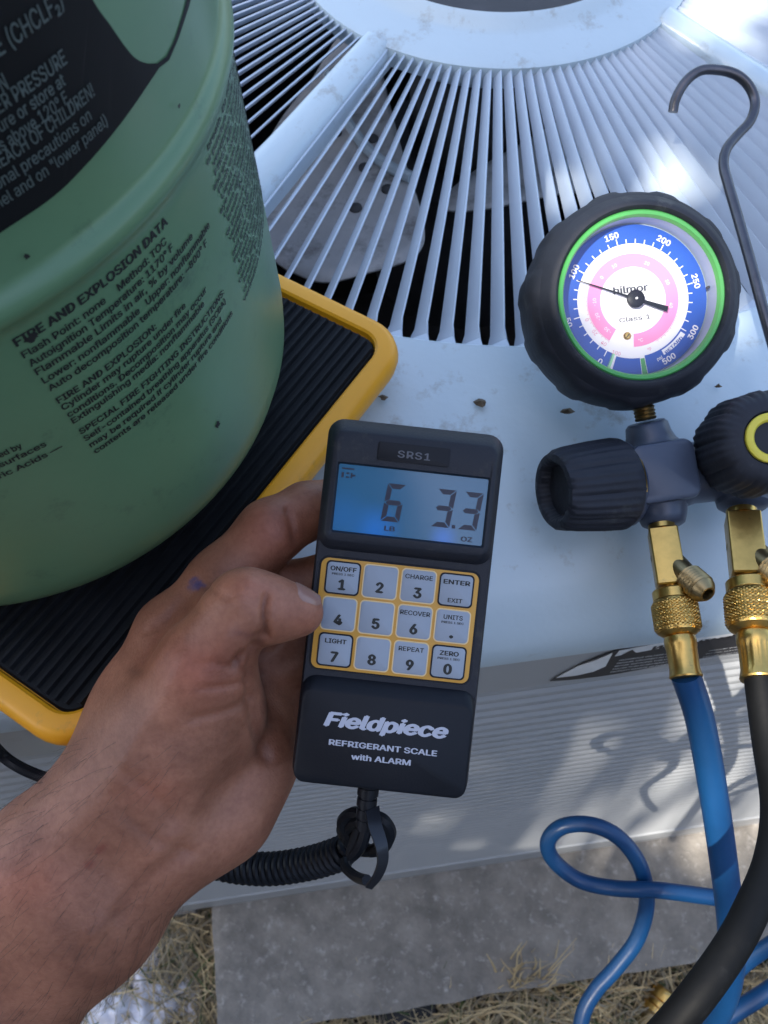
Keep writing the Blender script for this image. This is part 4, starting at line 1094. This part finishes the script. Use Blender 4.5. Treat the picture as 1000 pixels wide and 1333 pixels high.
nt = skin.node_tree; N = nt.nodes; L = nt.links; p = N['Principled BSDF']
tc = N.new('ShaderNodeTexCoord')
def nz(scale, det=5, r=.6):
    n = N.new('ShaderNodeTexNoise'); n.inputs['Scale'].default_value = scale; n.inputs['Detail'].default_value = det; n.inputs['Roughness'].default_value = r
    L.new(tc.outputs['Object'], n.inputs['Vector']); return n.outputs['Fac']
rp_ = N.new('ShaderNodeValToRGB'); L.new(nz(38, 6), rp_.inputs[0])
rp_.color_ramp.elements[0].position = .32; rp_.color_ramp.elements[1].position = .70
rp_.color_ramp.elements[0].color = (.225, .088, .050, 1); rp_.color_ramp.elements[1].color = (.40, .170, .100, 1)
at_ = N.new('ShaderNodeAttribute'); at_.attribute_name = 'skin_tint'
mx = N.new('ShaderNodeMix'); mx.data_type = 'RGBA'; mx.blend_type = 'MULTIPLY'; mx.inputs[0].default_value = 1
L.new(rp_.outputs[0], mx.inputs[6]); L.new(at_.outputs['Color'], mx.inputs[7])
sp_ = N.new('ShaderNodeValToRGB'); L.new(nz(420, 3), sp_.inputs[0]); sp_.color_ramp.elements[0].position = .3; sp_.color_ramp.elements[1].position = .6
sp_.color_ramp.elements[0].color = (.80, .74, .72, 1); sp_.color_ramp.elements[1].color = (1, 1, 1, 1)
mx2 = N.new('ShaderNodeMix'); mx2.data_type = 'RGBA'; mx2.blend_type = 'MULTIPLY'; mx2.inputs[0].default_value = .8
L.new(mx.outputs[2], mx2.inputs[6]); L.new(sp_.outputs[0], mx2.inputs[7]); L.new(mx2.outputs[2], p.inputs['Base Color'])
p.inputs['Roughness'].default_value = .52; p.inputs['Subsurface Weight'].default_value = .12; p.inputs['Subsurface Radius'].default_value = (.004, .0015, .0008); p.inputs['Subsurface Scale'].default_value = 1
vo = N.new('ShaderNodeTexVoronoi'); vo.inputs['Scale'].default_value = 620; vo.feature = 'DISTANCE_TO_EDGE'; L.new(tc.outputs['Object'], vo.inputs['Vector'])
mth = N.new('ShaderNodeMath'); mth.operation = 'MULTIPLY_ADD'; L.new(nz(160, 5), mth.inputs[0]); mth.inputs[1].default_value = 1.3; L.new(vo.outputs['Distance'], mth.inputs[2])
bp = N.new('ShaderNodeBump'); bp.inputs['Strength'].default_value = .36; bp.inputs['Distance'].default_value = .0005; L.new(mth.outputs[0], bp.inputs['Height']); L.new(bp.outputs[0], p.inputs['Normal'])
base = Vector(at(187, 1048, .32))
HQ = HQ[:, ::-1].copy()          # camera axes are left-handed: turn the faces outward
me = bpy.data.meshes.new('person'); me.from_pydata((HW-np.array(base)).tolist(), [], HQ.tolist()); me.materials.append(skin)
me.polygons.foreach_set('use_smooth', [True]*len(HQ)); me.update()
tint = np.ones((len(HV), 4)); P2 = proj(HV)
def stain(c, rad, colr, amt):
    global tint
    w = amt*np.exp(-(((P2-np.array(c))/np.array(rad))**2).sum(1))*vis
    tint[:, :3] = tint[:, :3]*(1-w[:, None])+np.array(colr)*w[:, None]
stain((258, 868), (60, 45), (1.10, .80, .78), .8); stain((350, 690), (45, 40), (1.08, .82, .85), .7); stain((330, 760), (36, 26), (1.06, .88, .86), .7)
stain((30, 1150), (60, 40), (1.05, .82, .82), .6); stain((395, 800), (36, 26), (1.05, .85, .82), .6); stain((200, 1030), (40, 20), (1.06, .84, .82), .5)
for c in ((128, 1108), (134, 1103), (118, 1124), (114, 1127)): stain(c, (5, 4), (.75, .42, .42), .8)
for c in ((312, 824), (322, 827)): stain(c, (7, 4), (.62, .48, .55), .8)
for line, dep, w in creases:         # grime tint that also darkens the folds so creases read deeper
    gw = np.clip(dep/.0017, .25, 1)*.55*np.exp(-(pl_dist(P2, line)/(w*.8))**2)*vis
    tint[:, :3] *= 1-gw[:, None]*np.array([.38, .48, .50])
rnd = random.Random(3)
for _ in range(26): stain((257+rnd.gauss(0, 5), 762+rnd.gauss(0, 4)), (2.2, 2.2), (.25, .5, 2.4), .75)
for c in ((308, 862), (330, 846), (346, 800), (346, 820)): stain(c, (7, 7), (.7, .6, .58), .6)  # darker tint painted into the thumb creases
ca = me.color_attributes.new('skin_tint', 'FLOAT_COLOR', 'POINT'); ca.data.foreach_set('color', tint.ravel())
person = bpy.data.objects.new('person', me); COL.objects.link(person); person.location = base
tag(person, 'bare left hand and forearm of a person gripping the charcoal remote, thumb on its keypad', 'person')
ROOTM[person] = Matrix.Translation(base)
from mathutils.bvhtree import BVHTree
bvh = BVHTree.FromPolygons([Vector(v) for v in HW], HQ.tolist())
def nail(name, p0, p1, nd, half, s0, s1, off=.0004):
    a, ra = cpt(p0); b, rb = cpt(p1); w = lambda q: CAM+CR*q[0]+CU*q[1]+CF*q[2]
    A_, B_ = w(a), w(b); axn = (B_-A_).normalized(); nd = (nd-axn*nd.dot(axn)).normalized(); sd = axn.cross(nd)
    mb = MB(); vs = []; NI, NJ = 12, 12
    for i in range(NI+1):
        s_ = s0+(s1-s0)*i/NI
        for j in range(NJ+1):
            ph = R_(-half+2*half*j/NJ)*(1-.25*(abs(i/NI-.5)*2)**4)
            q = A_+axn*s_ + (nd*math.cos(ph)+sd*math.sin(ph))*rb*1.1
            co, no, *_ = bvh.find_nearest(q); no = -no if no.dot(q-(A_+axn*s_)) < 0 else no
            e = min(1, min(j, NJ-j)/1.5, i/1.5) if i < NI else min(1, min(j, NJ-j)/1.5)
            vs.append(co+no*(off*e-.0001*(1-e)) + (axn*.0006 if i == NI else Vector()))
    mb.add(vs, [(i*(NJ+1)+j, i*(NJ+1)+j+1, (i+1)*(NJ+1)+j+1, (i+1)*(NJ+1)+j) for i in range(NI) for j in range(NJ)])
    return obj(name, mb, M_['nail'], person, auto=0)
g = .3/FPX
nail('thumbnail', (338, 790, .2975, 39), (391, 797, .3022, 31), CU*.95-CF*.33, 46, 38*g, 80*g, .0005)
# fine dark hairs on the forearm
mb = MB(); rnd = random.Random(11); made = 0
vid = np.where((P2[:, 0] > -20) & (P2[:, 0] < 240) & (P2[:, 1] > 960) & (P2[:, 1] < 1340) & (HN[:, 2] < .2))[0]
toW = lambda n: CR*float(n[0])+CU*float(n[1])+CF*float(n[2])
hd_ = (at(10, 1160, .3)-at(120, 1050, .3)).normalized()
while made < 300 and len(vid):
    i = rnd.choice(list(vid[:])) if made == 0 else int(vid[rnd.randrange(len(vid))]); made += 1
    q = Vector(HW[i]); nn = toW(HN[i]); tdir = (hd_ + nn*.25 + CR*rnd.uniform(-.35, .35)+CU*rnd.uniform(-.35, .35)).normalized()
    Lh = rnd.uniform(.005, .011); pts = [q-nn*.0003, q+tdir*Lh*.4+nn*.0006, q+tdir*Lh*.8+nn*.0006-CU*.0004, q+tdir*Lh+nn*.0002]
    mb.tube(pts, [.00005, .00005, .00004, .00002], 3, caps=False)
tag(obj('arm_hair', mb, mat('hair', (.03, .022, .018), .5), person, auto=0), kind='stuff')

# ------------------------------------------------------------------ small things lying about
def crumple(name, c, R, hgt, m, seed, n=34, a0=0, a1=6.2832, label='', cat=''):
    mb = MB(); vs = []
    for j in range(n+1):
        for i in range(n*2):
            a = a0+(a1-a0)*i/(n*2); r = R*j/n*(1+.22*math.sin(3*a+seed)+.12*math.sin(7*a+seed*2))
            x, y = r*math.cos(a), r*math.sin(a)
            v1 = noise.turbulence(Vector((x*16, y*16, seed)), 4, False, noise_basis='PERLIN_ORIGINAL')
            v2 = abs(noise.noise(Vector((x*42, y*42, seed+5))))
            vs.append(Vector((c[0]+x, c[1]+y, c[2]+hgt*(1-(j/n)**2.2)*(.35+.9*v1)+.006*v2)))
    w = n*2
    mb.add(vs, [(j*w+i, j*w+(i+1) % w, (j+1)*w+(i+1) % w, (j+1)*w+i) for j in range(n) for i in range(w)])
    o = obj(name, mb, m, loc=c, auto=0)
    s_ = o.modifiers.new('sheet', 'SOLIDIFY'); s_.thickness = .0008
    return tag(o, label, cat)
wc = onz(170, 1318, .01); crumple('crumpled_wrapper', wc, .085, .05, M_['cloth'], 2.3, label='crumpled white wrapper lying on the ground below the forearm', cat='wrapper')
wc = onz(80, 1345, .01); crumple('crumpled_wrapper', wc, .05, .035, M_['clothg'], 5.1, label='small crumpled green wrapper beside the white one', cat='wrapper')
def rock(name, c, r, m, seed, sq_=(1, 1, .6), label='', cat='stone', group=None):
    bm = bmesh.new(); bmesh.ops.create_icosphere(bm, subdivisions=3, radius=1)
    mb = MB(); vs = []
    for v in bm.verts:
        k = 1+.28*noise.noise(v.co*1.4+Vector((seed, 0, 0)))+.08*noise.noise(v.co*4+Vector((0, seed, 0)))
        vs.append(Vector((c[0]+v.co.x*r*k*sq_[0], c[1]+v.co.y*r*k*sq_[1], c[2]+v.co.z*r*k*sq_[2])))
    bm.verts.index_update(); fs = [[v.index for v in f.verts] for f in bm.faces]; bm.free()
    mb.add(vs, fs); return tag(obj(name, mb, m, loc=c, auto=0), label, cat, group)
MD = mat('dark_lump', (.035, .035, .038), .85, 0, .3, 40, .4, 90); MG = mat('grey_stone', (.26, .25, .24), .9, 0, .25, 40, .4, 90)
rock('stone', onz(522, 1322, .015), .035, MD, 1, (1.3, .9, .7), 'dark rounded lump in the dry grass in front of the concrete')  # lump added where only a dark patch is known
rock('stone', onz(170, 1235, .01), .022, MG, 4, (1.6, .8, .4), 'flat pale grey stone beside the forearm above the white wrapper')
rock('stone', onz(232, 1290, .008), .012, mat('tan_chip', (.20, .13, .10), .9, 0, .3, 40), 6, (.7, 1.5, .5), 'small tan chip standing in grass left of the concrete corner')
# crumbs of dead leaf on the lid
def flake(px_, py_, r, z, seed, label):
    c = onz(px_, py_, Z0+z); mb = MB(); rn = random.Random(seed); n_ = 9
    vs = [c+Vector((math.cos(2*math.pi*i/n_)*r*rn.uniform(.5, 1.3), math.sin(2*math.pi*i/n_)*r*rn.uniform(.3, .8), .0005+rn.uniform(0, .002))) for i in range(n_)]
    mb.add(vs+[c+Vector((0, 0, .003))], [(i, (i+1) % n_, n_) for i in range(n_)], 0, False)
    return tag(obj('leaf_crumb', mb, M_['deadleaf'], loc=c, auto=0), label, 'debris', 'leaf crumbs on the lid')
flake(626, 526, .0042, .000, 1, 'curled brown leaf crumb on the lid above the remote')
flake(738, 537, .0034, .000, 2, 'dark leaf crumb on the lid left of the gauge stem')
flake(500, 520, .0030, .000, 3, 'tiny leaf crumb on the lid beside the yellow platform')
flake(934, 505, .0022, .000, 4, 'tiny dark speck of leaf below the gauge on its right')
# dry grass: thin bent blades round the concrete, one mass nobody could count
rnd = random.Random(5)
def straw(name, m, count, seed, areas):
    rn = random.Random(seed); mb = MB(); vs = []; fs = []
    for _ in range(count):
        ar = rn.choices(areas, [a[4] for a in areas])[0]
        u = rn.uniform(ar[0], ar[1]); v = rn.uniform(ar[2], ar[3]); b = U(u, v, .004-Z0)
        az = rn.uniform(0, 6.283); Lg = rn.uniform(.03, .11); el = abs(rn.gauss(.30, .38)) + (.35 if -.70 < v < -.645 else 0); w = rn.uniform(.0007, .0019); cv = rn.uniform(-1.4, 1.4); z = rn.uniform(0, .015)
        p_ = Vector((b.x, b.y, z)); k0 = len(vs); SG = 5
        for i in range(SG+1):
            d = Vector((math.cos(az+cv*i/SG)*math.cos(el), math.sin(az+cv*i/SG)*math.cos(el), math.sin(el)-.35*i/SG*el))
            sd = Vector((-math.sin(az), math.cos(az), .2)); ww = w*(1-.8*i/SG)
            vs += [p_-sd*ww, p_+sd*ww]; p_ = p_+d*Lg/SG
            p_.z = max(p_.z, .003)
        fs += [(k0+2*i, k0+2*i+1, k0+2*i+3, k0+2*i+2) for i in range(SG)]
    mb.add(vs, fs, 0, True)
    return tag(obj(name, mb, m, auto=0), kind='stuff')
areas = [(-.40, .75, -.80, -.650, 4.0), (-.62, -.38, -.78, -.40, 2.2), (-1.2, 1.3, -1.2, -.80, 2.0), (-1.0, -.62, -.8, .6, 1.0)]
straw('dry_grass', M_['straw'], 9000, 1, areas); straw('dry_grass', M_['straw2'], 7000, 2, areas)
M_['grassg'] = mat('green_grass', (.06, .09, .025), .7, 0, .3, 8)
straw('dry_grass', M_['grassg'], 1500, 3, areas)
# a taller tuft leaning on the concrete edge
mb = MB(); rn = random.Random(9)
for i in range(60):
    b = onz(668+rn.uniform(-22, 30), 1283+rn.uniform(-6, 8), .01); tip = b+Vector((rn.uniform(-.03, .045), rn.uniform(.0, .05), rn.uniform(.05, .13)))
    mid = (b+tip)/2+Vector((rn.uniform(-.01, .01), rn.uniform(-.01, .01), .015))
    mb.tube([Vector(q) for q in spline([tuple(b), tuple(mid), tuple(tip)], 4)], [.0019, .0019, .0018, .0017, .0015, .0013, .0010, .0007, .0004], 4, flat=.4)
tag(obj('grass_tuft', mb, M_['straw'], loc=onz(668, 1283, 0), auto=0), 'tall dry grass tuft leaning over the front edge of the concrete', 'grass tuft')

# ------------------------------------------------------------------ unseen tree placed to shade the spot, crown gaps shaped for the sun patches
rn = random.Random(21)
aim = Vector((.05, .25, .6)); cc = aim+SUN_DIR*3.5
tree = root('unseen_shade_tree', Vector((cc.x-.9, cc.y-1.0, 0)), 'unseen leafy tree behind the camera, crown shaped to shade the unit and pass sun patches', 'tree')
holes = [(onz(768, 222, Z0+.01), -.008, .014), (onz(838, 246, Z0+.01), -.010, .012), (onz(900, 262, Z0+.01), -.010, .008), (onz(955, 5, Z0+.03), .012, .03)]  # gaps left in the leaves so sun lands on chosen spots
holes += [(onplane(x_, y_, U(0, -HU-.01, 0), -EV), a_, b_) for x_, y_, a_, b_ in ((850, 1010, .20, .20), (720, 1080, .08, .08), (980, 960, .10, .12))]
holes += [(at(826, 388, .38), .024, .028)]
s1 = SUN_DIR.cross(Vector((0, 0, 1))).normalized(); s2 = s1.cross(SUN_DIR)
HL = [((p_-aim).dot(s1), (p_-aim).dot(s2), a, b) for p_, a, b in holes]
keep = [Vector(HW[i]) for i in range(0, len(HW), 60)] + [RM @ Vector((x*.0115, y*.0135, 0)) for x in range(-3, 4) for y in range(-5, 6)]
KA = np.array([((k_-aim).dot(s1), (k_-aim).dot(s2)) for k_ in keep])
mb = MB(); vs = []; fs = []; cnt = 0
while cnt < 36000:
    d = Vector((rn.gauss(0, 1), rn.gauss(0, 1), rn.gauss(0, 1))).normalized()*(rn.random()**.42)
    q = cc+Vector((d.x*1.45, d.y*1.45, d.z*.85))
    cnt += 1
    w1, w2 = (q-aim).dot(s1), (q-aim).dot(s2); ls = rn.uniform(.03, .055)
    if any(abs(w1-h[0]) < h[2]+ls*.7 and abs(w2-h[1]) < h[3]+ls*.7 for h in HL) and ((KA-np.array([w1, w2]))**2).sum(1).min() > (ls*.6+.006)**2: continue
    n_ = Vector((rn.gauss(0, .6), rn.gauss(0, .6), 1)).normalized(); a = n_.cross(Vector((rn.gauss(0, 1), rn.gauss(0, 1), .1))).normalized(); b = n_.cross(a); k0 = len(vs)
    vs += [q-a*ls, q-a*ls*.2+b*ls*.5+n_*ls*.1, q+a*ls+n_*(-ls*.15), q-a*ls*.2-b*ls*.5+n_*ls*.1]; fs.append((k0, k0+3, k0+2, k0+1))
mb.add(vs, fs, 0, False); obj('crown', mb, M_['leaf'], tree, auto=0)
mb = MB(); tb = Vector((cc.x-.9, cc.y-1.0, 0))
mb.tube([tb, tb+Vector((.03, 0, 1.2)), tb+Vector((-.03, .03, 2.1)), tb+Vector((.15, .1, 2.9)), tb+Vector((.3, .35, 3.7))], [.14, .115, .10, .07, .03], 12)
for i in range(14):
    s0 = tb+Vector((0, .03, 2.0+.11*i)); a = R_(48)+rn.uniform(-1.1, 1.1); Lb = rn.uniform(.7, 1.7)
    pts = [s0, s0+Vector((math.cos(a)*Lb*.5, math.sin(a)*Lb*.5, .3)), s0+Vector((math.cos(a)*Lb, math.sin(a)*Lb, .55))]
    if any(abs((q-aim).dot(s1)-h[0]) < h[2]+.06 and abs((q-aim).dot(s2)-h[1]) < h[3]+.06 for h in HL for k_ in range(13) for q in (pts[0].lerp(pts[1], k_/6) if k_ <= 6 else pts[1].lerp(pts[2], k_/6-1),)): continue
    mb.tube(pts, [.045, .03, .012], 8)
obj('trunk', mb, M_['bark'], tree)
# bare branches added and lined up to cast soft stripes on the front panel
mb = MB()
rt = random.Random(4)
TW = [((870, 905), (735, 1085), .012), ((930, 990), (800, 1100), .011), ((1000, 1000), (860, 1100), .011), ((690, 880), (640, 1140), .022), ((780, 880), (690, 1010), .010), ((960, 930), (900, 985), .009)]
for i in range(34):
    x_ = 560+rt.uniform(0, 560); TW.append(((x_+rt.uniform(80, 160), 880), (x_-rt.uniform(0, 60), 1130), rt.choice((.004, .005, .006, .008))))
for (p0, p1, r) in TW:
    q0, q1 = [onplane(*p, U(0, -HU-.01, 0), -EV)+SUN_DIR*rt.uniform(3.2, 3.6) for p in (p0, p1)]
    e = (q1-q0); q0 -= e*.3; q1 += e*.3
    mb.tube([q0, q0.lerp(q1, .35)+Vector((.01, 0, .01)), q0.lerp(q1, .7)-Vector((.008, 0, .01)), q1], [r*.8, r, r, r*1.1], 5)
obj('stripe_twigs', mb, M_['bark'], tree)

# unseen lap siding wall added behind the camera to keep low sky off the unit
wall = root('unseen_sky_block_wall', (0, -1.45, 0), 'unseen grey lap sided wall added behind the camera to block low sky light', 'wall')
mb = MB(); z = .3; y0 = -1.45
pr = [(0, 0), (.012, .0), (.012, .3)]
while z < 2.0: pr += [(.022, z), (.008, z+.145)]; z += .15
vs = [Vector((x, y0+d, zz)) for d, zz in pr for x in (-3.2, 3.2)]
mb.add(vs, [(2*i, 2*i+1, 2*i+3, 2*i+2) for i in range(len(pr)-1)], 0, False)
mb.box((0, y0-.06, 1.05), (6.4, .1, 2.1))
obj('siding', mb, mat('siding_paint', (.32, .30, .28), .6, 0, .1, 6), wall, auto=0)
